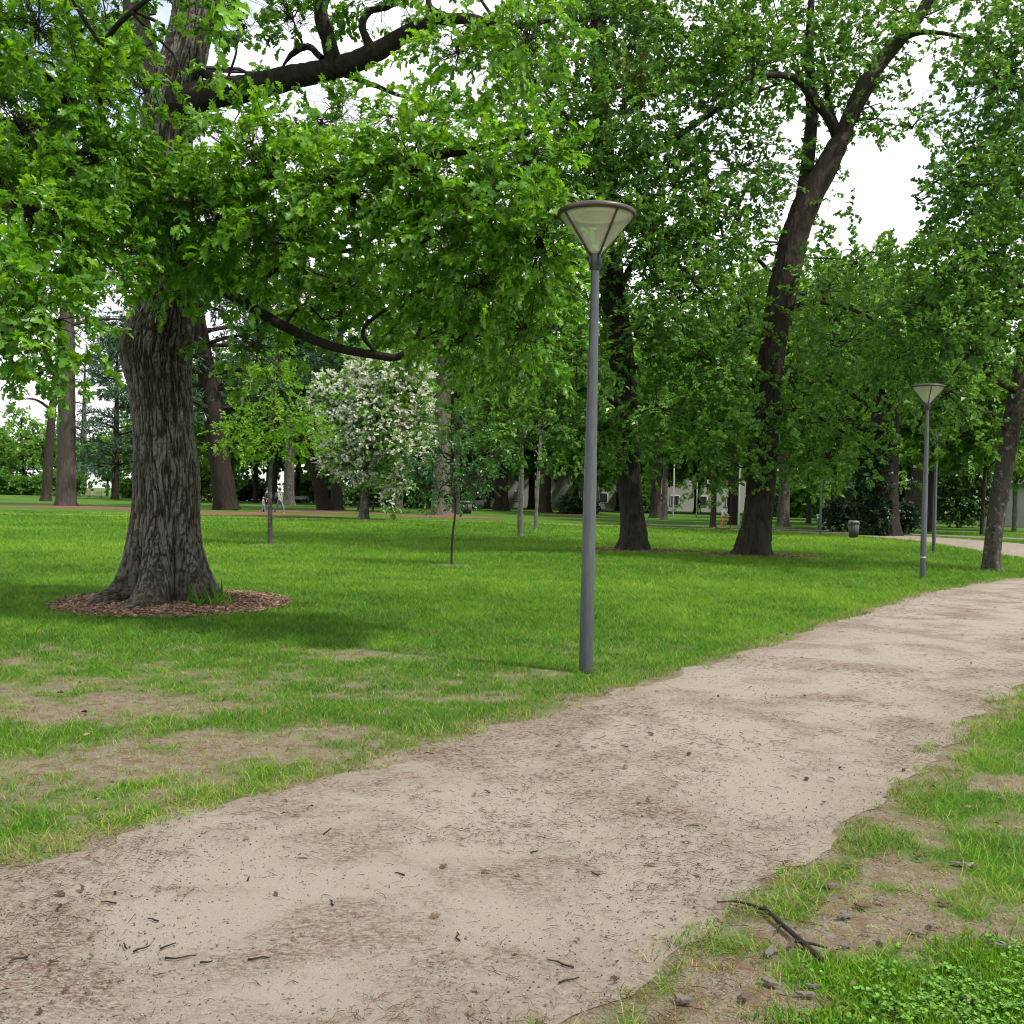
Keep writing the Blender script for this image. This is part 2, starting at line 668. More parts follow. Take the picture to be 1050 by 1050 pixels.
BLOBS = [  # worn patches: photo pixel, half sizes in metres, strength (negative: grass holds on)
    (30, 797, .55, .30, .50), (150, 778, .65, .42, .42), (255, 762, .5, .36, .30), (200, 722, .8, .5, .20), (50, 715, .9, .6, .22), (335, 748, .35, .22, .30), (100, 750, .7, .4, .2),
    (480, 716, .45, .22, .30), (430, 672, .9, .35, .18), (350, 669, .45, .25, .24), (560, 690, .4, .22, .2), (660, 690, .35, .22, .2), (520, 640, .9, .4, .14), (300, 690, .8, .4, .14), (690, 640, .6, .3, .14), (820, 690, .2, .2, .1),
    (755, 1012, .24, .26, .75), (835, 962, .18, .12, .65), (925, 905, .2, .25, .62), (965, 868, .12, .15, .42), (1032, 800, .25, .30, .42), (880, 938, .15, .09, .5), (1015, 976, .13, .04, .5), (700, 1046, .15, .10, .6), (800, 1045, .15, .06, .4), (700, 1010, .06, .05, .3),
    (960, 930, .5, .6, .16), (1010, 830, .5, .6, .20), (930, 960, .3, .2, .2), (600, 1045, .12, .07, -.8), (660, 1003, .14, .10, -.95), (725, 962, .15, .12, -.95), (790, 920, .14, .11, -.95), (840, 890, .15, .13, -.95), (885, 858, .16, .16, -.9), (935, 825, .18, .19, -.9), (985, 780, .22, .24, -.9), (1035, 742, .28, .32, -.9), (1000, 930, .18, .16, -.45), (905, 975, .12, .06, -.4), (860, 1000, .12, .06, -.4),
    (915, 912, .08, .06, -.8), (1040, 890, .2, .34, -.7), (955, 910, .06, .05, -.5), (800, 1000, .05, .04, -.4),
]
MULCH = [  # bark-mulch beds: centre (world), half axes
]
OAK_B = G(168, 619)
OAKA_B = G(649, 565)
OAKB_B = G(772, 570)
BLOBW = [(*G(px, py)[:2], rx, ry, s) for px, py, rx, ry, s in BLOBS]
CLOVER = [(*G(950, 1015)[:2], .33, .20), (*G(1040, 1000)[:2], .30, .24), (*G(1040, 1050)[:2], .4, .2), (*G(880, 1050)[:2], .25, .08)]


def bareness(x, y):
    b = 1.0 * fbm2(x, y, 1.1, 3, 5, 0.6) - 0.33 + 0.15 * (1 - sstep(6.5, 9.5, y)) + 0.05 * (1 - sstep(9, 13, y))
    for cx, cy, rx, ry, s in BLOBW:
        q = ((x - cx) / rx) ** 2 + ((y - cy) / ry) ** 2
        b = b + s * np.exp(-q * 0.9)
    b = b - 0.20 * sstep(9, 14, y) - 0.25 * sstep(14, 22, y)
    for cx, cy, rx, ry in CLOVER:
        b = b - 0.5 * np.exp(-(((x - cx) / rx) ** 2 + ((y - cy) / ry) ** 2) ** 2)
    b = b + 1.3 * (fbm2(x, y, 4.5, 17, 5, 0.78) - 0.5)
    return 0.95 * sstep(0.20, 0.82, b)

# ------------------------------------------------------------------ ground sheets
def axis(fine_lo, fine_hi, step, lo, hi, g=1.13):
    a = list(np.arange(fine_lo, fine_hi, step))
    s = step
    x = fine_hi
    while x < hi:
        a.append(x); s *= g; x += s
    a.append(hi)
    s = step
    x = fine_lo
    b = []
    while x > lo:
        s *= g; x -= s
        b.append(max(x, lo))
    return np.array(b[::-1] + a)


t = NT('lawn_soil_and_turf')
v = t.coord('Object')
grass_n = t.noise(0.35, 5, 0.6, v)
grass_f = t.noise(55, 4, 0.7, v)
gcol = t.mix(grass_f, (0.026, 0.072, 0.006), (0.075, 0.155, 0.014))
gcol = t.mix(t.math('MULTIPLY', t.ramp(grass_n, [(0.4, (0, 0, 0)), (0.7, (1, 1, 1))]), 0.5), gcol, (0.072, 0.145, 0.016))
soil_f = t.noise(70, 5, 0.7, v)
soil = t.ramp(soil_f, [(0.3, (0.09, 0.066, 0.047)), (0.5, (0.21, 0.168, 0.125)), (0.7, (0.30, 0.255, 0.20))])
soil = t.mix(t.ramp(t.noise(9, 4, 0.6, v), [(0.45, (0, 0, 0)), (0.65, (1, 1, 1))]), soil, (0.16, 0.10, 0.065))
t.set(t.mix(t.attr('bare'), gcol, soil), 0.95, 0, 0.15)
t.bump(t.mix(0.5, grass_f, soil_f), 0.9, 0.03)
LAWN_M = t.m

xs = axis(-9, 9, 0.06, -500, 500)
ys = axis(1.5, 16, 0.06, -60, 900)
X, Y = np.meshgrid(xs, ys)
xf, yf = X.ravel(), Y.ravel()
zf = np.zeros_like(xf)
bare_g = bareness(xf, yf)
near = (np.abs(xf) < 30) & (yf < 30) & (yf > 0)
sd_g = np.full(len(xf), 99.0)
sd_g[near] = path_sd(xf[near], yf[near])
edge_n = fbm2(xf, yf, 2.2, 41, 3)
bare_g = np.maximum(bare_g, (1 - sstep(0.0, 0.28, sd_g + (edge_n - 0.5) * 0.5)) * 0.9)
nx = len(xs)
ii = (np.arange(len(ys) - 1)[:, None] * nx + np.arange(nx - 1)[None]).ravel()
lawn = build('lawn', np.stack([xf, yf, zf], 1), [np.stack([ii, ii + 1, ii + nx + 1, ii + nx], 1)], LAWN_M, None, bare_g, True, 'bare')
tag(lawn, 'green park lawn with worn bare patches', 'lawn', kind='structure')

# sandy path
t = NT('sandy_path')
v = t.coord('Object')
fine = t.noise(160, 5, 0.75, v)
mid = t.noise(14, 6, 0.65, v)
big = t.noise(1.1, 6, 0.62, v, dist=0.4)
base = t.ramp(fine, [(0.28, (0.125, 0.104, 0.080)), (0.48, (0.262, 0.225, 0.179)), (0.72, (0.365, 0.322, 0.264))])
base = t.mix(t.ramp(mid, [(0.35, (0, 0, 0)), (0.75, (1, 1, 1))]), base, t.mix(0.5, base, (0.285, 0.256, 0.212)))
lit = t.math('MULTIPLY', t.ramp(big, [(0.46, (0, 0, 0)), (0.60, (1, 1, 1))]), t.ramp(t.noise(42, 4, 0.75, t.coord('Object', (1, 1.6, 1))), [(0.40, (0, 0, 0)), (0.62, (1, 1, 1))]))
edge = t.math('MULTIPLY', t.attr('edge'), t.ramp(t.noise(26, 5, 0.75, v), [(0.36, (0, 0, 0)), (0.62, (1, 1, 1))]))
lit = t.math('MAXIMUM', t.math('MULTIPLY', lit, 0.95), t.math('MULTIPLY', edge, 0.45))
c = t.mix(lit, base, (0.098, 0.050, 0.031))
t.set(c, 0.95, 0, 0.15)
t.bump(t.mix(0.4, fine, mid), 0.8, 0.018)
PATH_M = t.m
nc = 40
N = 2600
pl = spline(np.c_[pathL, np.zeros(len(pathL))], N)[:, :2]
pr = spline(np.c_[pathR, np.zeros(len(pathR))], N)[:, :2]
s = np.linspace(0, 1, nc)
jl = (fbm2(pl[:, 0], pl[:, 1], 2.6, 8, 5, 0.65) - 0.5) * 0.55
jr = (fbm2(pr[:, 0], pr[:, 1], 2.6, 9, 5, 0.65) - 0.5) * 0.35
w = pr - pl
wl = np.linalg.norm(w, axis=1)
wn = w / np.maximum(wl, 1e-6)[:, None]
jl = np.clip(jl, -0.12 * wl, 0.12 * wl); jr = np.clip(jr, -0.12 * wl, 0.12 * wl)
pl = pl + wn * jl[:, None]
pr = pr + wn * jr[:, None]
XY = pl[:, None] * (1 - s)[None, :, None] + pr[:, None] * s[None, :, None]
ex = np.minimum(s, 1 - s)[None] * wl[:, None]
en = fbm2(XY[..., 0].ravel(), XY[..., 1].ravel(), 1.3, 22, 4).reshape(N, nc)
edge_a = 1 - sstep(0.0, 0.75, ex - (en - 0.5) * 1.2)
far = sstep(18, 30, XY[..., 1])
edge_a = np.maximum(edge_a, far * 0.75)
xyf = XY.reshape(-1, 2)
z = 0.004 + 0.012 * fbm2(xyf[:, 0], xyf[:, 1], 1.5, 31, 3) * sstep(0, 0.25, np.maximum(ex, 0)).ravel()
ii = (np.arange(N - 1)[:, None] * nc + np.arange(nc - 1)[None]).ravel()
path = build('sandy_path', np.c_[xyf, z], [np.stack([ii, ii + nc, ii + nc + 1, ii + 1], 1)], PATH_M, None, edge_a.ravel(), True, 'edge')
tag(path, 'beige sandy footpath strewn with brown needles', 'path', kind='structure')

# asphalt walk on the far right
rc = spline(np.c_[road_c, np.zeros(len(road_c))], 120)
tn, nn_, bb_ = frames(rc)
lat = norm(np.stack([-tn[:, 1], tn[:, 0], np.zeros(len(rc))], 1))
RV = np.stack([rc + lat * 1.3, rc - lat * 1.3], 1).reshape(-1, 3)
RV[:, 2] = 0.008 + 0.016
k = np.arange(119) * 2
t = NT('asphalt')
t.set(t.mix(t.noise(60, 5, 0.7, t.coord('Object')), (0.10, 0.10, 0.11), (0.22, 0.22, 0.23)), 0.9, 0, 0.3)
tag(build('asphalt_walk', RV, [np.stack([k, k + 1, k + 3, k + 2], 1)], t.m), 'grey asphalt walk crossing the park on the right', 'path', kind='structure')
ROADL = rc[:, :2]

# mulch beds -------------------------------------------------------------
t = NT('bark_mulch')
v = t.coord('Object')
t.set(t.ramp(t.noise(45, 5, 0.75, v), [(0.3, (0.05, 0.025, 0.016)), (0.5, (0.17, 0.085, 0.055)), (0.72, (0.30, 0.18, 0.12))]), 0.95, 0, 0.1)
t.bump(t.noise(60, 4, 0.7, v), 1.0, 0.04)
MULCH_M = t.m
t = NT('worn_soil')
v = t.coord('Object')
t.set(t.ramp(t.noise(12, 5, .7, v), [(.4, (.05, .10, .015)), (.55, (.16, .125, .085))]), .95, 0, .1)
WORN_M = t.m
t = NT('mulch_chip')
t.set(t.ramp(t.attr('tint'), [(0, (0.05, 0.027, 0.018)), (0.5, (0.19, 0.105, 0.068)), (1, (0.34, 0.24, 0.175))]), 0.9, 0, 0.1)
CHIP_M = t.m


def mulch(c, rx, ry, h=0.05, chips=0, label=None):
    soil_like = h < .03
    """low bed of bark chips: mound plus loose chips, one uncountable stuff object"""
    g = Geo()
    nr, nt = 10, 72
    th = np.linspace(0, 2 * PI, nt, endpoint=False)
    wob = 1 + 0.18 * (fbm(np.stack([np.cos(th) * 2 + c[0], np.sin(th) * 2 + c[1], th * 0], 1), 77, 4) - 0.5) * 2
    rr = np.linspace(0.02, 1, nr)
    V = np.stack([c[0] + rr[:, None] * np.cos(th) * rx * wob, c[1] + rr[:, None] * np.sin(th) * ry * wob,
                  np.repeat((0.006 + h * (1 - rr ** 2))[:, None], nt, 1)], -1).reshape(-1, 3)
    k = np.arange(nr - 1)[:, None]; j = np.arange(nt)[None]
    q = np.stack([k * nt + j, k * nt + (j + 1) % nt, (k + 1) * nt + (j + 1) % nt, (k + 1) * nt + j], -1).reshape(-1, 4)
    g.add(V, q, 0.45)
    g2 = g
    if chips:
        a = rng.uniform(0, 2 * PI, chips)
        r_ = np.sqrt(rng.random(chips)) * 1.04
        p = np.stack([c[0] + r_ * np.cos(a) * rx, c[1] + r_ * np.sin(a) * ry, 0.012 + h * np.maximum(0, 1 - r_ ** 2) + rng.random(chips) * 0.02], 1)
        T = (np.array([[0, -.5, 0], [1, -.4, .1], [1, .4, .1], [0, .5, 0], [0, -.4, -.25], [1, -.3, -.2], [1, .3, -.2], [0, .4, -.25]]),
             np.array([[0, 1, 2, 3], [4, 7, 6, 5], [0, 4, 5, 1], [1, 5, 6, 2], [2, 6, 7, 3], [3, 7, 4, 0]]))
        d = rng.normal(size=(chips, 3)) * [1, 1, 0.25]
        nn = np.array([0, 0, 1.]) + rng.normal(size=(chips, 3)) * 0.4
        V, Fa = place(T, p, d, nn, rng.uniform(0.014, 0.045, chips))
        g.add(V, Fa, np.repeat(rng.random(chips), 8))
    ob = g.build('mulch_bed', CHIP_M if chips else (WORN_M if soil_like else MULCH_M), None, None, False)
    tag(ob, label or 'reddish bark mulch spread around the tree', 'mulch', kind='stuff')
    MULCH.append((c[0], c[1], rx, ry))


mulch(OAK_B + [0.12, 0.1, 0], 1.52, 1.70, 0.06, 22000, 'reddish bark chip bed ringing the big oak trunk')
mulch(OAKA_B + [0.0, 0.1, 0], 2.0, 1.0, 0.04, 1800, 'thin brown leaf litter ring at the straight dark oak')
mulch(OAKB_B + [0.2, 0.2, 0], 1.9, 1.0, 0.04, 1800, 'thin brown leaf litter ring at the forked oak')

# ------------------------------------------------------------------ grass blades (stuff)
t = NT('grass_blade')
c = t.ramp(t.attr('tint'), [(0.0, (0.038, 0.120, 0.008)), (0.45, (0.108, 0.265, 0.015)), (0.8, (0.225, 0.375, 0.028)), (0.9, (0.22, 0.26, 0.06)), (1.0, (0.36, 0.28, 0.13))])
t.set(c, 0.6, 0, 0.2)
trn = t.n('ShaderNodeBsdfTranslucent')
t.l(t.mix(1.0, c, (1.25, 1.2, 0.6), 'MULTIPLY'), trn.inputs['Color'])
mx = t.n('ShaderNodeMixShader'); mx.inputs[0].default_value = 0.35
t.l(t.b.outputs[0], mx.inputs[1]); t.l(trn.outputs[0], mx.inputs[2]); t.l(mx.outputs[0], t.out.inputs['Surface'])
BLADE_M = t.m


def grass_zone(d0, d1, dens0, dref, power, blade, width, segs, margin=1.5):
    """random ground points between distances d0, d1 with density falling with distance; a wide wedge so a step to the side still sees grass"""
    tot = 0
    dd = np.linspace(d0, d1, 60)
    dens = dens0 * (dref / dd) ** power
    half = 0.62 * dd + margin + 1.5
    cnt = (dens * 2 * half)[:-1] * np.diff(dd)
    n = rng.poisson(cnt)
    yy = np.concatenate([rng.uniform(dd[k], dd[k + 1], n[k]) for k in range(len(n))])
    xx = rng.uniform(-1, 1, len(yy)) * (0.62 * yy + margin + 1.5)
    sd = path_sd(xx, yy)
    edge = fbm2(xx, yy, 3.0, 55, 3)
    keep = sd + (edge - 0.5) * 0.55 > 0.02
    # tufts creeping over the path's right-hand edge
    keep |= (sd > -0.12) & (fbm2(xx, yy, 3.0, 91, 3) > 0.60) & (rng.random(len(xx)) < 0.7)
    b = bareness(xx, yy)
    clump = fbm2(xx, yy, 7.0, 66, 3)
    keep &= rng.random(len(xx)) > b * (0.97 - 0.35 * (clump > 0.58))
    for cx, cy, rx, ry in MULCH:
        keep &= ((xx - cx) / rx) ** 2 + ((yy - cy) / ry) ** 2 > 0.95
    rd = dist_line(xx, yy, ROADL[::4]) if d1 > 40 else np.full(len(xx), 9.0)
    keep &= rd > 1.3
    xx, yy, b, sd, clump = xx[keep], yy[keep], b[keep], sd[keep], clump[keep]
    n = len(xx)
    f = (yy / dref) ** (power * 0.5)
    hgt = blade * rng.uniform(0.45, 1.25, n) * (0.7 + 0.6 * clump) * np.clip(f, 1, 1.5) * (1 - 0.45 * b)
    wd = width * rng.uniform(0.7, 1.3, n) * np.clip(f, 1, 12)
    a = rng.uniform(0, 2 * PI, n)
    lean = rng.uniform(0.2, 1.3, n)
    la = rng.uniform(0, 2 * PI, n)
    side = np.stack([np.cos(a), np.sin(a), np.zeros(n)], 1) * wd[:, None] / 2
    ld = np.stack([np.cos(la) * lean, np.sin(la) * lean, np.ones(n)], 1)
    ld2 = np.stack([np.cos(la) * lean * 1.9, np.sin(la) * lean * 1.9, np.ones(n) * 0.85], 1)
    p = np.stack([xx, yy, np.zeros(n)], 1)
    mid = p + ld * (hgt * 0.5)[:, None]
    tip = mid + ld2 * (hgt * 0.5)[:, None]
    if segs == 2:
        V = np.stack([p - side, p + side, mid + side * 0.75, mid - side * 0.75, tip], 1)
        q = np.array([[0, 1, 2, 3]]); tr_ = np.array([[3, 2, 4]])
        off = (np.arange(n) * 5)[:, None, None]
        fs = [(q[None] + off).reshape(-1, 4), (tr_[None] + off).reshape(-1, 3)]
        k = 5
    else:
        V = np.stack([p - side, p + side, tip], 1)
        fs = [(np.array([[0, 1, 2]])[None] + (np.arange(n) * 3)[:, None, None]).reshape(-1, 3)]
        k = 3
    large = fbm2(xx, yy, 0.22, 71, 4)
    mid_n = fbm2(xx, yy, 1.7, 72, 3)
    ti = 0.36 + 0.7 * (large - 0.5) + 0.6 * (mid_n - 0.5) + 0.5 * (clump - 0.5) + rng.normal(0, 0.16, n) + 0.2 * b
    ti = np.clip(ti, 0, 0.82)
    dry = rng.random(n) < (0.07 + 0.10 * sstep(11, 6, yy) + 0.4 * b + 0.25 * (sd < 0.25))
    ti = np.where(dry, rng.uniform(0.84, 1.0, n), ti)
    return V.reshape(-1, 3), fs, np.repeat(ti, k)


g = Geo()
g.add(*grass_zone(2.4, 7.5, 4200, 5.0, 0.8, 0.046, 0.0042, 2))
g.add(*grass_zone(7.5, 18, 2800, 7.5, 1.3, 0.042, 0.0052, 2))
g.add(*grass_zone(18, 62, 700, 18, 1.7, 0.06, 0.012, 1, 3))
ob = g.build('grass', BLADE_M, None, None, False)
tag(ob, 'short mown green grass blades across the lawn', 'grass', kind='stuff')

# clover patch, bottom right
t = NT('clover')
c = t.ramp(t.attr('tint'), [(0, (0.04, 0.12, 0.008)), (1, (0.12, 0.27, 0.02))])
t.set(c, 0.5, 0, 0.3)
CLOVER_M = t.m
g = Geo()
for cx, cy, rx, ry in CLOVER:
    n = int(3000 * rx * ry * PI)
    a = rng.uniform(0, 2 * PI, n); r_ = np.sqrt(rng.random(n)) * rng.uniform(0.6, 1.35, n)
    p = np.stack([cx + r_ * np.cos(a) * rx, cy + r_ * np.sin(a) * ry, rng.uniform(0.012, 0.05, n)], 1)
    keep = rng.random(n) < sstep(.46, .70, fbm2(p[:, 0], p[:, 1], 5.0, 93, 5, .75) * 1.5 - .25 + .16 - .14 * r_)
    p = p[keep]; n = len(p)
    for k3 in range(3):
        aa = rng.uniform(0, 2 * PI, n)
        d = np.stack([np.cos(aa), np.sin(aa), rng.normal(0.1, 0.25, n)], 1)
        nn = np.array([0, 0, 1.]) + rng.normal(size=(n, 3)) * 0.4
        V, Fa = place(tmpl_kite(0.48, 0.12), p, d, nn, rng.uniform(0.007, 0.021, n))
        g.add(V, Fa, np.repeat(rng.random(n), 4))
gl = Geo()
for cx, cy, rx, ry in CLOVER:
    n = int(20000 * rx * ry * PI)
    a = rng.uniform(0, 2 * PI, n); r_ = np.sqrt(rng.random(n)) * rng.uniform(0.6, 1.45, n)
    p = np.stack([cx + r_ * np.cos(a) * rx, cy + r_ * np.sin(a) * ry, np.zeros(n)], 1)
    keep = (rng.random(n) < sstep(.40, .66, fbm2(p[:, 0], p[:, 1], 5.0, 94, 5, .75) * 1.5 - .25 + .22 - .14 * r_)) & (path_sd(p[:, 0], p[:, 1]) > .05)
    p = p[keep]; n = len(p)
    d = np.array([0, 0, .7]) + rng.normal(size=(n, 3)) * .65
    d[:, 2] = np.abs(d[:, 2])
    V, Fa = place(tmpl_kite(.075, .02), p, d, rng.normal(size=(n, 3)), rng.uniform(.022, .055, n))
    gl.add(V, Fa, np.repeat(np.clip(rng.normal(.42, .2, n), 0, .8), 4))
tag(gl.build('lush_grass', BLADE_M, None, None, False), 'taller lush grass in the bottom right corner', 'grass', kind='stuff')
tag(g.build('clover', CLOVER_M, None, None, False), 'lush green clover growing low at the path edge', 'clover', kind='stuff')

# needles, grit and chips on the path (uncountable)
t = NT('dead_needle')
t.set(t.ramp(t.attr('tint'), [(0, (0.034, 0.019, 0.012)), (0.6, (0.115, 0.055, 0.030)), (1, (0.22, 0.145, 0.085))]), 0.9, 0, 0.1)
NEEDLE_M = t.m
n = 140000
yy = 2.3 + (rng.random(n) ** 1.5) * 17
xx = rng.uniform(-1, 1, n) * (0.53 * yy + 1.0)
sd = path_sd(xx, yy)
wgt = fbm2(xx, yy, 1.1, 81, 5, 0.6)
wgt2 = fbm2(xx, yy, 4.0, 82, 3)
pr_ = np.where(sd < 0, 0.05 + 0.95 * sstep(0.47, 0.66, wgt * 0.7 + wgt2 * 0.3 + 0.03 * (sd > -0.45)), 0.35 * (sd < 0.25) + 0.3 * bareness(xx, yy))
keep = rng.random(n) < pr_
xx, yy = xx[keep], yy[keep]
n = len(xx)
a = rng.uniform(0, 2 * PI, n)
L = rng.uniform(0.012, 0.05, n) * rng.choice([1, 1, 1, 1.8], n)
u = np.stack([np.cos(a), np.sin(a), rng.normal(0, 0.1, n)], 1) * L[:, None]
p = np.stack([xx, yy, np.full(n, 0.019)], 1)
cv = np.stack([-np.sin(a), np.cos(a), np.zeros(n)], 1) * (rng.normal(0, 0.15, n) * L)[:, None]
g = Geo()
sticks(g, p - u / 2, p + cv + [0, 0, 0.003], p + u / 2, rng.uniform(0.0006, 0.0015, n), 0.0006, rng.random(n))
tag(g.build('needle_litter', NEEDLE_M, None, None, False), 'fine brown needles and bits of twig scattered on the path', 'litter', kind='stuff')

t = NT('grit')
t.set(t.ramp(t.attr('tint'), [(0, (0.05, 0.042, 0.036)), (0.5, (0.17, 0.145, 0.118)), (1, (0.28, 0.25, 0.21))]), 0.9, 0, 0.2)
GRIT_M = t.m
OCT = (np.array([[1, 0, 0], [-1, 0, 0], [0, 1, 0], [0, -1, 0], [0, 0, .7], [0, 0, -.5]], float), np.array([[0, 2, 4], [2, 1, 4], [1, 3, 4], [3, 0, 4], [2, 0, 5], [1, 2, 5], [3, 1, 5], [0, 3, 5]]))
n = 36000
yy = 2.3 + (rng.random(n) ** 1.6) * 11
xx = rng.uniform(-1, 1, n) * (0.53 * yy + 1.0)
sd = path_sd(xx, yy)
keep = (sd < 0.05) | (rng.random(n) < 0.5 * bareness(xx, yy))
xx, yy = xx[keep], yy[keep]
n = len(xx)
V, Fa = place(OCT, np.stack([xx, yy, np.full(n, 0.013)], 1), rng.normal(size=(n, 3)), np.array([0, 0, 1.]) + rng.normal(size=(n, 3)) * 0.3, rng.uniform(0.0022, 0.0055, n) * rng.choice([1, 1, 1, 1, 1, 1.3], n))
g = Geo().add(V, Fa, np.repeat(rng.random(n), 6))
tag(g.build('grit', GRIT_M, None, None, False), 'loose grit lying on the sandy path', 'grit', kind='stuff')

# scattered dead leaves
n = 380
yy = 2.6 + rng.random(n) ** 1.3 * 15
xx = rng.uniform(-1, 1, n) * (0.53 * yy + 1)
V, Fa = place(tmpl_oak_mid(), np.stack([xx, yy, np.where(path_sd(xx, yy) < 0, .022, .035)], 1), np.concatenate([rng.normal(size=(n, 2)), rng.normal(0, .15, (n, 1))], 1), np.array([0, 0, 1.]) + rng.normal(size=(n, 3)) * .35, rng.uniform(.02, .055, n))
g = Geo().add(V, Fa, np.repeat(rng.random(n), 14))
t = NT('dead_leaf')
t.set(t.ramp(t.attr('tint'), [(0, (.03, .02, .013)), (.6, (.11, .07, .04)), (1, (.24, .19, .12))]), .8, 0, .2)
tag(g.build('leaf_litter', t.m, None, None, False), 'dead brown leaves scattered over grass and path', 'leaf litter', kind='stuff')

# countable bits: bark chips, twigs, the dark stick
WOOD_GREY = plain('weathered_wood', (0.12, 0.105, 0.09), 0.9, 0, 0.15, 0.35, 60)
WOOD_DARK = plain('damp_dark_wood', (0.014, 0.011, 0.0095), 0.7, 0, 0.3, 0.4, 40)
WOOD_RED = plain('red_brown_bark', (0.10, 0.065, 0.048), 0.9, 0, 0.15, 0.35, 50)


def chip(px, py, L, W, rz, mat, label, group):
    g = Geo()
    n = 7
    x = np.linspace(-0.5, 0.5, n) * L
    prof = np.array([0.35, 0.8, 1, 0.9, 1.0, 0.7, 0.25]) * (1 + rng.normal(0, 0.12, n))
    zz = 0.006 + np.abs(rng.normal(0, 0.003, n))
    th = W * 0.28
    V = np.concatenate([np.stack([x, s_ * prof * W / 2 * (1 + rng.normal(0, .08, n)), zz + h_], 1) for s_, h_ in ((-1, 0), (-0.8, th), (0.8, th), (1, 0))])
    q = []
    for a_, b_ in ((0, 1), (1, 2), (2, 3), (3, 0)):
        for k in range(n - 1):
            q.append([a_ * n + k, a_ * n + k + 1, b_ * n + k + 1, b_ * n + k])
    g.add(V, [np.array(q), np.array([[0, n, 2 * n, 3 * n], [n - 1, 4 * n - 1, 3 * n - 1, 2 * n - 1]])])
    w_ = G(px, py)
    ob = g.build('bark_chip', mat, None, np.zeros(3), False)
    ob.location = (w_[0], w_[1], 0.006)
    ob.rotation_euler = (0, 0, rz)
    tag(ob, label, 'bark chip', group)


CH = 'weathered bark chips scattered on the bare soil right of the path'
for px, py, L, W in [(790, 979, .10, .03), (812, 973, .05, .02), (868, 973, .06, .03), (855, 980, .05, .02), (905, 968, .07, .025), (867, 943, .08, .025), (883, 933, .06, .03), (902, 928, .05, .02),
                     (850, 910, .07, .02), (873, 891, .06, .02), (854, 912, .05, .03), (985, 889, .09, .025), (968, 930, .05, .025), (955, 952, .05, .02), (1000, 1003, .05, .03), (1022, 973, .08, .03), (1035, 975, .07, .03), (1048, 978, .06, .03),
                     (764, 1026, .07, .03), (789, 1012, .06, .03), (833, 1015, .05, .02), (826, 1024, .06, .025), (995, 890, .06, .02), (940, 880, .05, .02), (700, 1030, .06, .04), (865, 940, .05, .02), (940, 960, .06, .02), (1026, 822, .06, .02)]:
    chip(px, py, L, W, rng.uniform(0, PI), WOOD_GREY if rng.random() < 0.75 else WOOD_RED, 'small weathered bark chip on the bare soil right of the sandy path', CH)
TW = 'short dark twigs lying on the sandy path'
for px, py, L in [(157, 948, .05), (145, 978, .06), (128, 975, .05), (172, 975, .06), (185, 987, .1), (20, 988, .07), (265, 988, .07), (211, 992, .04), (112, 930, .06), (337, 856, .1), (500, 815, .05), (548, 877, .05), (665, 822, .06), (640, 768, .05), (118, 920, .03),
                  (440, 775, .06), (575, 993, .10), (583, 1010, .08), (470, 965, .07), (340, 930, .05), (255, 905, .05), (60, 935, .06), (410, 900, .05), (710, 850, .06), (610, 900, .05)]:
    w_ = G(px, py)
    g = Geo()
    pts = np.array([[-.5, 0, 0], [-.15, .05, .01], [.2, -.03, 0.015], [.5, .04, 0]]) * L
    pts[:, 1] += rng.normal(0, 0.05, 4) * L
    g.tube(spline(pts, 9), np.linspace(.0036, .002, 9), 6)
    ob = g.build('twig', WOOD_DARK, None, np.zeros(3))
    ob.location = (w_[0], w_[1], 0.018)
    ob.rotation_euler = (0, 0, rng.uniform(0, PI))
    tag(ob, 'short dark twig lying on the pale sandy path', 'twig', TW)
g = Geo()
sp_ = np.array([G(783, 936), G(801, 953), G(819, 969), G(843, 991)]) + [0, 0, 0.022]
pts = spline(sp_, 24)
g.tube(pts, np.linspace(.007, .010, 24) * (1 + 0.25 * rng.random(24)), 9)
g.tube(spline(np.array([G(735, 930), G(758, 930), G(785, 938)]) + [0, 0, 0.02], 12), np.linspace(.003, .007, 12), 7)
g.tube(spline(np.array([G(815, 972), G(830, 974), G(848, 979)]) + [0, 0, 0.024], 10), np.linspace(.006, .004, 10), 7)
g.tube(spline(np.array([G(800, 955), G(797, 963)]) + [0, 0, 0.024], 5), np.linspace(.005, .003, 5), 6)
tag(g.build('fallen_branch', WOOD_DARK, None, sp_[1]), 'thin black forked stick lying on bare soil at the path edge', 'stick')

# ------------------------------------------------------------------ leaf and bark materials
OAK_M = leaf_mat('oak_leaf', (0.052, 0.165, 0.010), (0.215, 0.440, 0.030), 0.5)
MID_M = leaf_mat('broad_leaf', (0.054, 0.148, 0.026), (0.175, 0.345, 0.058), 0.5)
DARK_M = leaf_mat('dark_leaf', (0.030, 0.090, 0.017), (0.095, 0.210, 0.036), 0.42)
LIME_M = leaf_mat('lime_leaf', (0.095, 0.225, 0.014), (0.20, 0.41, 0.028), 0.5)
FRESH_M = leaf_mat('fresh_leaf', (0.078, 0.195, 0.030), (0.21, 0.39, 0.070), 0.5)
PALE_LEAF_M = leaf_mat('pale_leaf', (0.12, 0.25, 0.03), (0.26, 0.44, 0.06), 0.5)
PINE_M = leaf_mat('pine_needle', (0.028, 0.075, 0.038), (0.08, 0.16, 0.08), 0.2)
BLOSSOM_M = leaf_mat('white_blossom', (0.55, 0.58, 0.42), (0.80, 0.80, 0.72), 0.35, 0.2, 0.6, (1, 1, .95))
BROWN_M = leaf_mat('withered_leaf', (0.11, 0.09, 0.045), (0.22, 0.18, 0.10), 0.3)
IVY_M = leaf_mat('ivy_leaf', (0.012, 0.035, 0.012), (0.035, 0.08, 0.02), 0.15)
OAK_BARK = None
t = NT('oak_bark_relief')
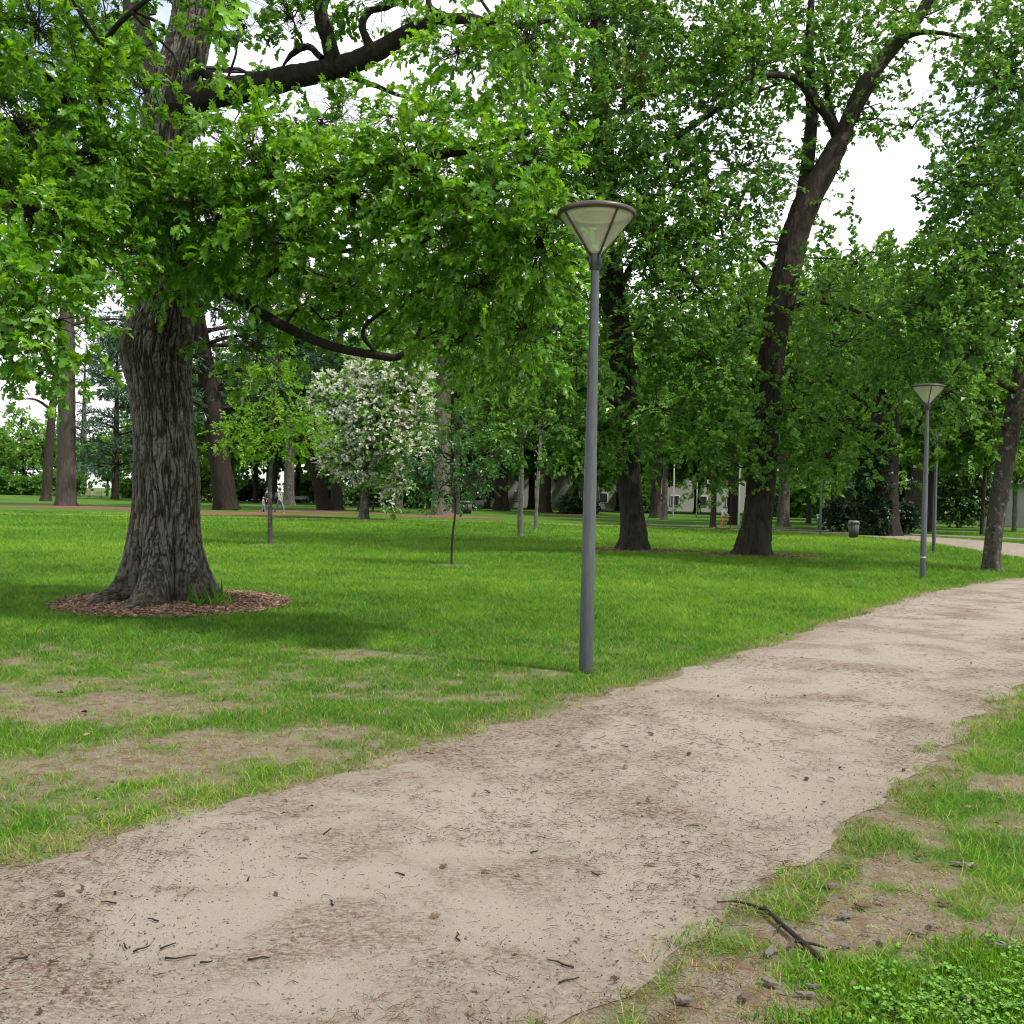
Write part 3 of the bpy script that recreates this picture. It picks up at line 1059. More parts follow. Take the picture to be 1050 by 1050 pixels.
v = t.coord('Object')
rd_ = t.attr('tint')
c = t.ramp(rd_, [(0.08, (0.014, 0.011, 0.009)), (0.4, (0.065, 0.055, 0.043)), (0.85, (0.17, 0.155, 0.13))])
li = t.ramp(t.noise(5, 5, 0.7, v), [(0.52, (0, 0, 0)), (0.68, (1, 1, 1))])
c = t.mix(t.math('MULTIPLY', t.math('MULTIPLY', li, rd_), 0.6), c, (0.27, 0.265, 0.24))
mo = t.ramp(t.noise(1.7, 5, 0.65, v), [(0.52, (0, 0, 0)), (0.66, (1, 1, 1))])
c = t.mix(t.math('MULTIPLY', mo, 0.65), c, (0.042, 0.038, 0.014))
t.set(c, 0.92, 0, 0.15)
t.bump(t.noise(55, 5, 0.75, t.coord('Object', (1, 1, 0.4))), 0.9, 0.03)
OAK_BARK = t.m
DARK_BARK = bark_mat('dark_oak_bark', (0.011, 0.009, 0.007), (0.060, 0.048, 0.037), 0.2, 12, 1.0)
BROWN_BARK = bark_mat('brown_bark', (0.008, 0.006, 0.005), (0.034, 0.024, 0.018), 0.2, 8, 1.0)
GREY_BARK = bark_mat('grey_bark', (0.03, 0.026, 0.022), (0.10, 0.088, 0.074), 0.25, 10, 0.8, 0, 0.5)
PALE_BARK = bark_mat('pale_bark', (0.06, 0.057, 0.046), (0.15, 0.145, 0.125), 0.5, 6, 0.4, 0, 0.5)
LIMB_BARK = bark_mat('limb_bark', (0.010, 0.008, 0.007), (0.042, 0.034, 0.027), 0.3, 22, 0.8)

# ------------------------------------------------------------------ THE BIG OAK
print('oak')
ro = np.random.default_rng(5)
oak = thing('oak_tree', 'massive old oak with furrowed grey bark in the mulch ring, overhanging the lawn', 'tree', OAK_B)
D = 14.0
D0 = (OAK_B - CAM) @ fwd
prof = [(618, 100, 236), (600, 113, 227), (575, 122, 217), (554, 128, 211), (520, 136, 206), (486, 138, 203), (451, 138, 199), (417, 135, 198), (393, 131, 197), (366, 124, 198), (349, 126, 199), (318, 138, 199), (290, 141, 199), (230, 144, 199), (150, 144, 197), (100, 150, 203), (50, 168, 214), (0, 178, 222), (-120, 190, 226), (-300, 205, 225), (-420, 215, 226)]
pts = [P((a + b) / 2, y, D0) for y, a, b in prof]
pts[0] = OAK_B + [0, 0, -0.05]
rad = [(b - a) / 2 / F * D0 * .95 for y, a, b in prof]
rad[0] = rad[5] * 1.10; rad[1] = rad[5] * 1.08; rad[2] = rad[5] * 1.06; rad[3] = rad[5] * 1.04; rad[4] = rad[5] * 1.01
g = Geo()
limbs = [woody(g, pts, rad, 460, 900, 0.030, 25, 0.11, 3, (0.42, 0.84), 7)]
g.build('trunk', OAK_BARK, oak)


def plimb(parent, pix, r, seed, mat=None, seg=18, n=60, amp=0.012, subs=(), name='limb', store=None):
    g = Geo()
    pp = [P(x, y, d) for x, y, d in pix]
    out = [woody(g, pp, r, seg, n, amp, 20, 0.25, seed)]
    for sub, sr_ in subs:
        out.append(woody(g, [P(x, y, d) for x, y, d in sub], sr_, max(8, seg - 6), n // 2, amp * 0.6, 24, 0.3, seed + 7))
    g.build(name, mat or LIMB_BARK, parent)
    (limbs if store is None else store).extend(out)


plimb(oak, [(180, 108, 14), (215, 97, 13.9), (255, 90, 13.7), (300, 79, 13.4), (350, 68, 13.2), (388, 52, 13), (428, 28, 12.8), (475, 19, 12.5), (520, 27, 12.3), (570, 20, 12)],
      [.26, .19, .17, .15, .135, .115, .085, .065, .045, .02], 21, None, 28, 150, 0.02,
      [([(343, 70, 13.2), (337, 42, 13.1), (329, 10, 13), (340, -40, 12.9), (330, -120, 12.8)], [.11, .10, .085, .07, .03]),
       ([(384, 54, 13), (372, 30, 13.1), (378, 12, 13.2), (405, 2, 13.2), (420, -40, 13)], [.055, .05, .045, .035, .02]),
       ([(352, 76, 13.2), (385, 88, 13.0), (410, 98, 12.9), (442, 107, 12.7)], [.035, .03, .022, .01]),
       ([(330, 60, 13.2), (316, 48, 13.3), (300, 55, 13.4), (290, 68, 13.5)], [.04, .04, .035, .015]),
       ([(235, 85, 13.7), (215, 78, 14), (202, 68, 14.3), (190, 40, 14.6)], [.06, .055, .05, .03]),
       ([(460, 18, 12.6), (440, 5, 12.6), (445, -30, 12.6)], [.045, .035, .02])])
plimb(oak, [(165, 100, 14), (150, 62, 14.2), (141, 25, 14.5), (136, -30, 14.8), (110, -160, 15)], [.20, .19, .18, .16, .06], 33, None, 24, 80, 0.02)
plimb(oak, [(185, 278, 14), (215, 288, 13.6), (245, 307, 13.2), (290, 334, 12.8), (340, 355, 12.5), (385, 364, 12.3), (408, 366, 12.2), (424, 352, 12.1), (434, 330, 12)], [.13, .10, .075, .065, .055, .05, .045, .035, .015], 41, None, 16, 90, 0.008,
      [([(250, 310, 13.2), (268, 290, 13), (300, 262, 12.6), (335, 258, 12.3), (365, 255, 12.1), (395, 235, 12), (428, 215, 11.8)], [.04, .037, .034, .032, .028, .02, .01]),
       ([(385, 362, 12.3), (372, 340, 12.2), (395, 318, 12), (440, 296, 11.8), (500, 296, 11.6)], [.03, .026, .022, .018, .008]),
       ([(262, 318, 13), (265, 350, 12.9), (262, 372, 12.8)], [.018, .013, .006])])
plimb(oak, [(155, 265, 14), (120, 232, 13), (85, 210, 11.8), (45, 196, 10.8), (0, 188, 9.8), (-60, 160, 9.2)], [.12, .085, .07, .06, .05, .02], 47, None, 14, 80, 0.008,
      [([(85, 210, 11.8), (60, 240, 11.2), (20, 252, 10.5), (-40, 262, 9.8)], [.03, .026, .02, .01]),
       ([(45, 196, 10.8), (50, 260, 9.8), (35, 310, 9), (5, 345, 8.5)], [.025, .02, .015, .008])])
plimb(oak, [(152, 190, 14), (110, 140, 12.6), (60, 95, 11.4), (10, 50, 10.4), (-50, 10, 9.6)], [.13, .10, .08, .06, .02], 53, None, 14, 80, 0.008,
      [([(110, 140, 12.6), (100, 90, 11.5), (110, 40, 10.5), (150, 0, 9.4), (200, -30, 8.2), (215, -10, 7.0)], [.04, .035, .03, .025, .02, .008])])
plimb(oak, [(190, 200, 14), (260, 190, 12.8), (330, 180, 11.8), (410, 165, 11.0), (500, 150, 10.4), (560, 130, 10)], [.12, .09, .07, .055, .035, .01], 59, None, 14, 90, 0.008,
      [([(330, 180, 11.8), (380, 215, 11.2), (450, 230, 10.8), (520, 245, 10.5)], [.04, .03, .02, .01])])

# crown: clumps (px, py, depth, half width px, half height px, half depth m, sprays)
OC = [(40, 30, 10.5, 70, 55, 1.2, 90), (110, 25, 11.5, 60, 45, 1.2, 60), (20, 130, 10.0, 60, 40, 1.0, 90), (85, 165, 11.0, 65, 40, 1.1, 100), (130, 215, 11.8, 60, 45, 1.0, 90),
      (30, 215, 9.6, 55, 32, 0.9, 80), (80, 255, 10.5, 60, 26, 0.9, 70), (25, 300, 8.2, 45, 32, 0.7, 42), (55, 335, 8.4, 30, 20, 0.5, 22), (15, 345, 8.0, 30, 18, 0.6, 20), (115, 108, 11.0, 36, 22, 0.7, 34), (80, 80, 10.6, 40, 26, 0.8, 32),
      (175, 185, 12.2, 55, 38, 0.9, 90), (225, 230, 11.8, 60, 42, 1.0, 120), (180, 262, 12.6, 50, 24, 0.8, 70), (280, 180, 11.6, 60, 42, 1.0, 110), (300, 245, 11.4, 60, 48, 1.0, 90), (350, 290, 13.4, 60, 34, 0.6, 64),
      (270, 300, 13.8, 55, 24, 0.6, 55), (360, 200, 11.2, 60, 40, 1.0, 110), (430, 170, 10.8, 55, 40, 1.0, 100), (430, 240, 10.9, 60, 40, 1.0, 80), (420, 310, 12.9, 55, 30, 0.6, 56), (495, 215, 10.4, 50, 42, 0.9, 75), (500, 290, 10.8, 55, 42, 0.9, 70),
      (540, 170, 10.1, 35, 40, 0.8, 60), (555, 250, 10.3, 28, 46, 0.8, 55), (480, 345, 11.4, 50, 22, 0.8, 36), (350, 322, 13.6, 50, 16, 0.5, 18), (260, 355, 13.2, 50, 22, 0.8, 22), (540, 340, 11.0, 40, 36, 0.8, 44),
      (300, 20, 13.2, 55, 35, 1.0, 50), (250, 30, 13.6, 36, 30, 0.8, 26), (400, -10, 12.8, 70, 30, 1.0, 60), (470, 55, 12.2, 50, 26, 0.8, 50), (540, 45, 11.8, 40, 40, 0.8, 55), (440, 130, 12.0, 70, 26, 0.9, 60), (330, 125, 12.9, 60, 22, 0.8, 45), (255, 130, 13.2, 30, 22, 0.6, 22),
      (215, -5, 6.6, 26, 16, 0.25, 9), (150, 95, 10.0, 30, 18, 0.5, 20), (185, 75, 10.2, 20, 10, 0.3, 7), (35, 385, 8.4, 18, 8, 0.3, 6),
      (60, -90, 10.5, 120, 60, 1.5, 60), (250, -120, 12.5, 140, 70, 2.0, 50), (440, -110, 12.2, 110, 60, 1.6, 40), (200, -280, 14, 260, 90, 3.5, 90), (-60, 120, 9.5, 60, 120, 1.2, 80), (-50, 290, 8.2, 50, 60, 0.8, 40)]
# (the far side of the crown, so that it is a whole tree)
OC += [(90, 60, 17, 90, 60, 2, 70), (230, 150, 17.5, 110, 70, 2, 60), (350, 120, 17, 90, 60, 2, 30), (60, 200, 16.5, 60, 40, 1.5, 40)]
OGAPS = [(188, 60, 34, 75, .85), (165, 125, 28, 34, .7), (232, 70, 26, 34, .9), (300, 92, 70, 24, .7), (450, 98, 75, 20, .75), (300, 60, 60, 26, .5), (390, 40, 60, 26, .5), (45, 60, 26, 20, .7), (95, 95, 26, 18, .6), (130, 125, 20, 20, .5), (330, 262, 90, 20, .3), (390, 358, 60, 18, .8), (270, 318, 50, 16, .8), (330, 345, 40, 14, .8), (340, 262, 50, 14, .6), (400, 235, 40, 14, .5), (110, 300, 26, 20, .8), (170, 320, 40, 28, .9), (560, 95, 25, 20, .6), (210, 150, 20, 20, .4)]
g, tw, br = Geo(), Geo(), Geo()
targets = []
for px, py, d, rx, ry, rd2, n in OC:
    c = P(px, py, d)
    radv = np.array([rx / F * d, rd2, ry / F * d])
    p, o = fill_ellipsoid(ro, c, radv, int(n * 0.95), 0.5)
    gx, gy, gz = project(p)
    keep = np.ones(len(p), bool)
    for ga, gb, gc, ge, gs in OGAPS:
        keep &= ~((((gx - ga) / gc) ** 2 + ((gy - gb) / ge) ** 2 < 1 + .35 * ro.normal(size=len(p))) & (ro.random(len(p)) < gs))
    p, o = p[keep], o[keep]
    if len(p) < 2:
        continue
    dirs = o * 0.8 + ro.normal(size=o.shape) * 0.5 + np.array([0, -0.15, 0.05])
    lod = OAK_LEAF if d < 13 else OAK_MID
    sprays(g, p, dirs, 19, 0.42, 0.118, lod, 0.6, ro, 0.02 + ro.normal(0, .10), 0.2, tw, 0.004)
    targets.append(c)
    sub = p[ro.choice(len(p), min(len(p), 5), replace=False)]
    connect(br, [(np.array([c]), np.array([0.02]))], sub, ro, 0.012, 0.004)
    far_p = p
    m = (c + far_p) / 2 + ro.normal(0, 0.05, far_p.shape)
    sticks(tw, np.repeat(c[None], len(p), 0) + ro.normal(0, 0.15, p.shape) * radv, m, p, 0.005, 0.003)
connect(br, limbs, targets, ro, 0.026, 0.01, 0.08)
# the bare pale twigs beside the trunk
for k in range(9):
    a = P(150 + ro.uniform(-5, 30), 296 + ro.uniform(-4, 6), 13.3)
    b = a + np.array([ro.uniform(-.9, .5), ro.uniform(-.8, -.2), ro.uniform(-.35, .35)])
    br.tube(spline(np.array([a, (a + b) / 2 + ro.normal(0, .12, 3), b]), 10), np.linspace(.008, .003, 10), 5)
crown = build_mixed('crown', [(g, OAK_M), (tw, LIMB_BARK), (br, LIMB_BARK)], oak)
# epicormic shoots at the oak's foot
g = Geo()
c = OAK_B + np.array([0.80, -0.52, 0.0])
n = 60
p = c + ro.normal(size=(n, 3)) * [0.13, 0.12, 0]; p[:, 2] = 0.02
d = np.array([0, 0, 1.]) + ro.normal(size=(n, 3)) * 0.45
V, Fa = place(tmpl_kite(0.05, 0.01), p, d, ro.normal(size=(n, 3)), ro.uniform(0.15, 0.42, n))
g.add(V, Fa, np.repeat(ro.random(n) * 0.6, 4))
tag(g.build('grass_tuft', BLADE_M, None, c, False), 'tall grass tuft against the right foot of the big oak', 'grass tuft')

# ------------------------------------------------------------------ other trees
def std_crown(parent, clumps, limbs_, r, K, length, leaf, tm, mat, tint=0.0, dens=1.0, shell=0.5, gaps=(), twigs=True, tilt=0.6, flat=0.05, name='crown'):
    """clumps: (centre xyz, radii xyz, sprays)"""
    g, tw = Geo(), Geo()
    tg = []
    for c, radv, n in clumps:
        c = np.asarray(c, float); radv = np.asarray(radv, float)
        p, o = fill_ellipsoid(r, c, radv, max(1, int(n * dens)), shell)
        if len(gaps):
            x, y, z = project(p)
            keep = np.ones(len(p), bool)
            for gx, gy, ga, gb, st in gaps:
                q = ((x - gx) / ga) ** 2 + ((y - gy) / gb) ** 2
                keep &= ~((q < 1 + 0.4 * r.normal(size=len(p))) & (r.random(len(p)) < st))
            p, o = p[keep], o[keep]
        if len(p) == 0:
            continue
        dirs = o * 0.7 + r.normal(size=o.shape) * 0.6 + np.array([0, 0, flat])
        sprays(g, p, dirs, K, length, leaf, tm, tilt, r, tint + r.normal(0, 0.06), 0.15)
        tg.append(c)
        if twigs:
            s_ = p[r.choice(len(p), min(len(p), 10), replace=False)]
            connect(tw, [(np.array([c]), np.array([0.04]))], s_, r, 0.02, 0.006)
    if limbs_:
        connect(tw, limbs_, tg, r, 0.03, 0.012, 0.05)
    return build_mixed(name, [(g, mat), (tw, LIMB_BARK)], parent)


def pix_clumps(L):
    return [(P(px, py, d), (rx / F * d, rd2, ry / F * d), n) for px, py, d, rx, ry, rd2, n in L]


GAPS = [(760, 130, 60, 36, .35), (690, 120, 35, 20, .35), (800, 115, 36, 30, .4), (915, 180, 48, 62, .93), (930, 95, 45, 28, .55), (905, 225, 40, 26, .93), (770, 100, 22, 20, .6), (720, 165, 30, 24, .4), (860, 230, 30, 30, .6), (985, 95, 30, 22, .5),
        (600, 60, 40, 24, .3), (965, 40, 40, 30, .6), (585, 100, 25, 20, .5), (745, 225, 24, 20, .4)]

TGAPS = [(634, 330, 22, 60, .9), (643, 400, 20, 34, .75), (650, 470, 18, 30, .5), (650, 535, 34, 50, 1.), (783, 370, 22, 40, .9), (785, 430, 20, 40, .55), (780, 535, 34, 55, 1.), (800, 280, 26, 70, .95), (690, 430, 30, 40, .5), (730, 330, 30, 30, .5), (880, 400, 50, 50, .4), (560, 440, 40, 30, .5), (720, 480, 40, 30, .5), (740, 522, 26, 26, 1.), (900, 500, 26, 40, .9), (880, 545, 40, 40, 1.), (860, 150, 20, 40, .8), (830, 215, 24, 40, .8)]

# straight dark oak (behind the lamp)
print('mid oaks')
r1 = np.random.default_rng(21)
DA = (OAKA_B - CAM) @ fwd
oa = thing('oak_tree', 'straight dark oak standing behind the nearest lamp post, left of the forked oak', 'tree', OAKA_B)
g = Geo(); lim = []
pa = [(566, 630, 668), (548, 637, 662), (520, 636, 659), (480, 632, 656), (400, 629, 653), (340, 620, 647), (290, 615, 640), (220, 612, 634), (140, 608, 628), (60, 606, 620), (-60, 606, 616), (-160, 610, 616)]
pts = [P((a + b) / 2, y, DA) for y, a, b in pa]; pts[0] = OAKA_B + [0, 0, -.05]
rr = [(b - a) / 2 / F * DA for y, a, b in pa]; rr[0] = rr[1]
lim.append(woody(g, pts, rr, 80, 300, 0.045, 11, 0.14, 61, (0.35, 0.3), 5))
g.build('trunk', DARK_BARK, oa)
for pix, rad_ in [([(635, 300, 31), (648, 272, 30), (665, 262, 29.2), (690, 268, 28.5), (720, 300, 28), (730, 340, 27.8)], [.12, .10, .09, .07, .05, .02]),
                  ([(628, 310, 31), (600, 280, 31), (560, 260, 30.5), (500, 250, 30), (450, 260, 29.5)], [.12, .1, .08, .06, .03]),
                  ([(620, 180, 31), (680, 150, 30), (740, 110, 30), (800, 85, 30)], [.13, .1, .07, .03]),
                  ([(615, 150, 31), (560, 100, 31), (520, 40, 31), (480, -20, 31)], [.13, .1, .07, .03]),
                  ([(640, 420, 31), (600, 400, 29.5), (560, 420, 28.5), (540, 450, 28)], [.07, .055, .04, .02]),
                  ([(645, 380, 31), (690, 360, 29.5), (730, 370, 28.8), (760, 400, 28)], [.07, .055, .04, .02]),
                  ([(615, 100, 31), (650, 40, 31.5), (690, -20, 32)], [.1, .08, .03])]:
    plimb(oa, pix, rad_, 71, None, 10, 40, 0.006, store=lim)
CA = [(600, 30, 31, 90, 50, 3.0, 420), (690, 40, 31, 80, 45, 3.0, 330), (560, 110, 30, 70, 50, 2.5, 330), (640, 120, 29, 60, 45, 2.5, 280), (690, 190, 29.5, 60, 45, 2.2, 240), (610, 190, 30, 60, 45, 2.2, 260), (550, 200, 30, 60, 50, 2.2, 260), (660, 240, 29, 60, 34, 2.0, 230),
      (720, 250, 29, 50, 34, 2.0, 170), (590, 290, 30, 60, 40, 2.2, 220), (520, 290, 30, 70, 50, 2.2, 260), (700, 310, 28.5, 60, 36, 2.0, 190), (650, 345, 29, 55, 34, 1.8, 190), (590, 370, 29, 60, 36, 2.0, 220), (520, 380, 29, 60, 36, 2.0, 200), (730, 370, 28.2, 50, 34, 1.8, 160),
      (560, 440, 28.5, 60, 30, 1.8, 190), (500, 440, 28.5, 40, 24, 1.6, 90), (680, 420, 28.6, 50, 30, 1.6, 150), (645, 470, 29.3, 32, 22, 0.8, 70), (730, 445, 28, 45, 28, 1.6, 130), (640, -60, 31, 160, 70, 4.5, 260), (620, 440, 28.7, 30, 22, 1.2, 50), (760, 170, 30, 60, 40, 2, 190), (750, 60, 30, 50, 36, 2, 180), (730, 120, 30, 46, 34, 2, 130),
      (610, 150, 36, 160, 130, 2.5, 200), (590, 320, 35, 130, 90, 2, 120)]
std_crown(oa, pix_clumps(CA), lim, r1, 22, 0.75, 0.135, KITE_MID, MID_M, 0.05, 0.92, 0.5, GAPS + TGAPS)
c_ = P(650, 80, 29.2)
p, o = fill_ellipsoid(r1, c_, np.array([.85, .5, .5]), 60, .5)
g = Geo(); sprays(g, p, o + r1.normal(size=o.shape) * .5, 10, .4, .13, KITE_WIDE, .7, r1)
ob = g.build('withered_foliage', BROWN_M, oa, smooth=False); ob['label'] = 'withered brown leaf spray high in the crown'

# forked leaning oak
r2 = np.random.default_rng(22)
DB = (OAKB_B - CAM) @ fwd
obk = thing('oak_tree', 'forked dark oak leaning right, trunk splitting high against the bright sky gap', 'tree', OAKB_B)
g = Geo(); lim = []
pb = [(571, 752, 790), (552, 759, 789), (520, 764, 792), (480, 766, 796), (420, 772, 799), (350, 780, 806), (300, 788, 816), (240, 802, 829), (205, 816, 842), (175, 834, 857), (150, 848, 868), (138, 856, 871), (100, 872, 890), (70, 890, 906), (35, 920, 934), (0, 948, 960), (-60, 985, 993)]
pts = [P((a + b) / 2, y, DB) for y, a, b in pb]; pts[0] = OAKB_B + [0, 0, -.05]
rr = [(b - a) / 2 / F * DB for y, a, b in pb]; rr[0] = rr[1]
lim.append(woody(g, pts, rr, 80, 340, 0.045, 11, 0.14, 62, (0.4, 0.34), 5))
g.build('trunk', DARK_BARK, obk)
for pix, rad_ in [([(822, 215, 30), (826, 185, 30.2), (830, 150, 30.4), (832, 115, 30.6), (830, 40, 31), (835, -40, 31)], [.24, .22, .19, .17, .13, .06]),
                  ([(862, 150, 30), (850, 122, 29.5), (832, 100, 29), (815, 80, 28.6), (780, 78, 28.2), (740, 92, 28)], [.16, .14, .12, .1, .07, .02]),
                  ([(865, 145, 30), (852, 118, 30.5), (848, 90, 31), (842, 50, 31)], [.14, .12, .09, .05]),
                  ([(895, 75, 30), (930, 38, 29.8), (965, 34, 29.5), (1010, 45, 29.2)], [.11, .09, .06, .02]),
                  ([(785, 330, 30), (830, 310, 29), (880, 320, 28.2), (930, 350, 27.5)], [.09, .07, .05, .02]),
                  ([(780, 400, 30), (740, 380, 29), (710, 400, 28.3)], [.08, .05, .02]),
                  ([(780, 430, 30), (820, 420, 28.8), (860, 440, 28), (890, 460, 27.5)], [.07, .05, .04, .02]),
                  ([(800, 290, 30), (760, 250, 30), (730, 240, 30)], [.07, .05, .02])]:
    plimb(obk, pix, rad_, 72, None, 12, 50, 0.008, store=lim)
CB = [(800, 30, 31, 80, 45, 3, 330), (870, 50, 30, 70, 40, 2.6, 250), (770, 70, 29, 60, 34, 2.2, 190), (850, 110, 31, 60, 34, 2.2, 130), (900, 120, 31, 46, 32, 1.6, 130), (935, 130, 30, 40, 40, 1.6, 90), (940, 20, 30, 70, 30, 2.4, 160), (1000, 50, 29.5, 60, 34, 2.2, 150), (770, 330, 28.6, 60, 40, 2, 190), (840, 300, 29, 60, 36, 2, 90),
      (870, 350, 28.2, 70, 44, 2, 130), (810, 390, 28.6, 60, 36, 1.8, 100), (920, 370, 27.6, 50, 40, 1.8, 130), (770, 430, 28.2, 50, 34, 1.6, 110), (860, 430, 28, 60, 36, 1.8, 90), (790, 470, 28.6, 50, 24, 1.3, 110), (740, 480, 28, 40, 20, 1.2, 80), (900, 470, 27.4, 40, 24, 1.4, 80), (830, 200, 31.5, 70, 50, 2, 130), (760, 230, 30, 60, 36, 2, 130), (880, 270, 30, 60, 26, 1.8, 80),
      (850, -60, 31, 150, 60, 4, 320), (800, 250, 31, 60, 30, 1.6, 40), (850, 470, 27.8, 40, 18, 1.2, 60)]
std_crown(obk, pix_clumps(CB), lim, r2, 22, 0.75, 0.135, KITE_MID, FRESH_M, -0.08, 0.66, 0.5, GAPS + TGAPS)

# leaning tree beside the path, right
r3 = np.random.default_rng(23)
RT_B = G(1017, 585)
DR = (RT_B - CAM) @ fwd
rtree = thing('beech_tree', 'slim mottled tree leaning right beside the far bend of the sandy path', 'tree', RT_B)
g = Geo(); lim = []
pb = [(586, 1004, 1028), (565, 1008, 1027), (520, 1013, 1033), (470, 1021, 1042), (420, 1030, 1050), (370, 1040, 1058), (300, 1050, 1066), (200, 1056, 1070), (80, 1062, 1072), (-20, 1066, 1072)]
pts = [P((a + b) / 2, y, DR) for y, a, b in pb]; pts[0] = RT_B + [0, 0, -.04]
rr = [(b - a) / 2 / F * .86 * DR for y, a, b in pb]; rr[0] = rr[1]
lim.append(woody(g, pts, rr, 56, 220, 0.012, 9, 0.4, 63, (0.22, 0.16), 4))
g.build('trunk', bark_mat('mottled_bark', (0.016, 0.014, 0.011), (0.075, 0.064, 0.053), 0.5, 9, 0.7, 0.2, 0.35), rtree)
for pix, rad_ in [([(1040, 400, 25.4), (1015, 385, 24.6), (1000, 360, 24), (980, 380, 23.6), (955, 400, 23.2)], [.09, .07, .06, .04, .02]), ([(1030, 440, 25.4), (1022, 425, 24.6), (1005, 425, 24), (985, 445, 23.5)], [.05, .04, .03, .012]),
                  ([(1055, 300, 25.4), (1010, 270, 25), (970, 290, 24.6), (930, 320, 24.2)], [.08, .06, .04, .015]), ([(1058, 200, 25.4), (1020, 160, 25), (985, 170, 24.6), (940, 200, 24.2)], [.07, .05, .04, .015]), ([(1060, 120, 25.4), (1030, 60, 25), (1000, 30, 24.6)], [.07, .05, .02])]:
    plimb(rtree, pix, rad_, 73, None, 10, 36, 0.005, store=lim)
CR = [(1020, 90, 25, 50, 50, 2, 200), (1040, 170, 25, 60, 50, 2, 260), (990, 200, 24.6, 45, 40, 1.8, 170), (1020, 260, 24.6, 60, 40, 1.8, 240), (965, 280, 24.4, 45, 34, 1.6, 150), (1030, 330, 24.2, 55, 40, 1.6, 210), (970, 340, 24, 50, 34, 1.6, 160), (930, 320, 24.2, 36, 22, 1.2, 70), (1060, 430, 25.5, 30, 32, 1.0, 40), (970, 405, 23.6, 50, 24, 1.4, 80),
      (940, 205, 24.4, 34, 8, .8, 20), (985, 450, 24, 30, 16, 1.0, 24), (1045, 40, 25, 60, 40, 2.2, 170), (1110, 150, 25, 60, 120, 2.4, 260), (1110, 350, 24.6, 55, 80, 2, 180), (1060, -50, 25, 90, 40, 2.4, 160), (1070, 250, 28, 80, 120, 1.5, 260), (1010, 220, 28, 50, 90, 1.3, 120)]
std_crown(rtree, pix_clumps(CR), lim, r3, 16, 0.6, 0.13, KITE_MID, MID_M, 0.0, .9, 0.5, GAPS + [(1030, 430, 22, 60, .85), (1020, 520, 30, 40, 1.), (1050, 350, 16, 40, .6)])

# young lime-green tree
print('young trees')
r4 = np.random.default_rng(24)
B = G(277, 559)
d4 = (B - CAM) @ fwd
lt = thing('young_tree', 'young lime green tree with a thin straight stem on the sunlit lawn', 'tree', B)
g = Geo(); lim = []
lim.append(woody(g, [B, P(277, 500, d4), P(279, 460, d4), P(281, 400, d4), P(283, 350, d4)], [.075, .06, .055, .03, .01], 20, 60, 0.004, 12, .3, 5))
g.build('trunk', GREY_BARK, lt)
cl = [(280, 432, d4, 50, 18, 1.2, 130), (248, 448, d4 - .3, 32, 13, .8, 80), (312, 448, d4 - .3, 32, 13, .8, 80), (280, 395, d4, 36, 20, .9, 80), (280, 460, d4 - .6, 40, 10, .8, 50), (322, 438, d4, 16, 8, .5, 16), (238, 432, d4, 16, 8, .5, 16), (284, 370, d4, 22, 14, .6, 30)]
std_crown(lt, pix_clumps(cl), lim, r4, 10, 0.42, 0.11, KITE, LIME_M, 0.1, 1.0, .5, (), True, .35)
mulch(B, .9, .8, 0.02, 0, 'worn pale soil ring at the lime green sapling')

# thin sapling
B = G(463, 580)
d5 = (B - CAM) @ fwd
st_ = thing('sapling', 'thin dark sapling with a wispy feathery crown mid lawn', 'tree', B)
g = Geo(); lim = []
lim.append(woody(g, [B, P(464, 550, d5), P(467, 520, d5), P(466, 470, d5), P(469, 420, d5)], [.028, .026, .022, .016, .006], 10, 50, 0.002, 12, .3, 6))
g.build('trunk', DARK_BARK, st_)
cl = [(465, 470, d5, 40, 16, .8, 90), (440, 500, d5, 26, 14, .6, 46), (492, 490, d5, 26, 14, .6, 46), (470, 440, d5, 30, 16, .7, 60), (455, 510, d5 - .3, 34, 8, .5, 30), (505, 465, d5, 16, 12, .5, 24), (428, 470, d5, 14, 10, .5, 20)]
std_crown(st_, pix_clumps(cl), lim, r4, 12, 0.32, 0.075, KITE, leaf_mat('feathery_leaf', (0.03, 0.10, 0.024), (0.075, 0.19, 0.045), .4), 0, 1.0, .5, (), True, .4, -.1)
mulch(B, .6, .5, 0.02, 0, 'small worn soil ring at the thin dark sapling')

# white-blossom tree
r6 = np.random.default_rng(26)
B = G(373, 533)
d6 = (B - CAM) @ fwd
wt = thing('blossom_tree', 'round tree covered in white blossom beyond the lawn', 'tree', B)
g = Geo(); lim = []
lim.append(woody(g, [B, P(374, 510, d6), P(376, 480, d6), P(380, 440, d6), P(383, 400, d6)], [.30, .25, .24, .15, .05], 24, 60, 0.012, 8, .3, 8, (.2, .12), 4))
g.build('trunk', GREY_BARK, wt)
cl = [(388, 430, d6, 36, 40, 2.4, 230), (352, 440, d6, 30, 26, 1.8, 130), (418, 412, d6, 24, 26, 1.6, 110), (412, 455, d6 - .6, 26, 20, 1.4, 90), (398, 385, d6, 36, 20, 2, 140), (362, 405, d6, 26, 18, 1.6, 90), (330, 412, d6, 16, 10, 1.1, 36), (340, 392, d6, 14, 8, 1, 24), (425, 385, d6, 16, 12, 1, 36), (372, 478, d6, 26, 14, 1.4, 80), (345, 470, d6, 16, 12, 1, 36), (405, 492, d6 - .5, 14, 11, .9, 34), (432, 440, d6, 9, 14, .7, 24), (400, 512, d6 - .6, 7, 6, .5, 10), (375, 370, d6, 18, 8, 1, 24)]
std_crown(wt, pix_clumps(cl), lim, r6, 9, 0.7, 0.26, KITE_WIDE, FRESH_M, 0, 1.0, .4)
g = Geo()
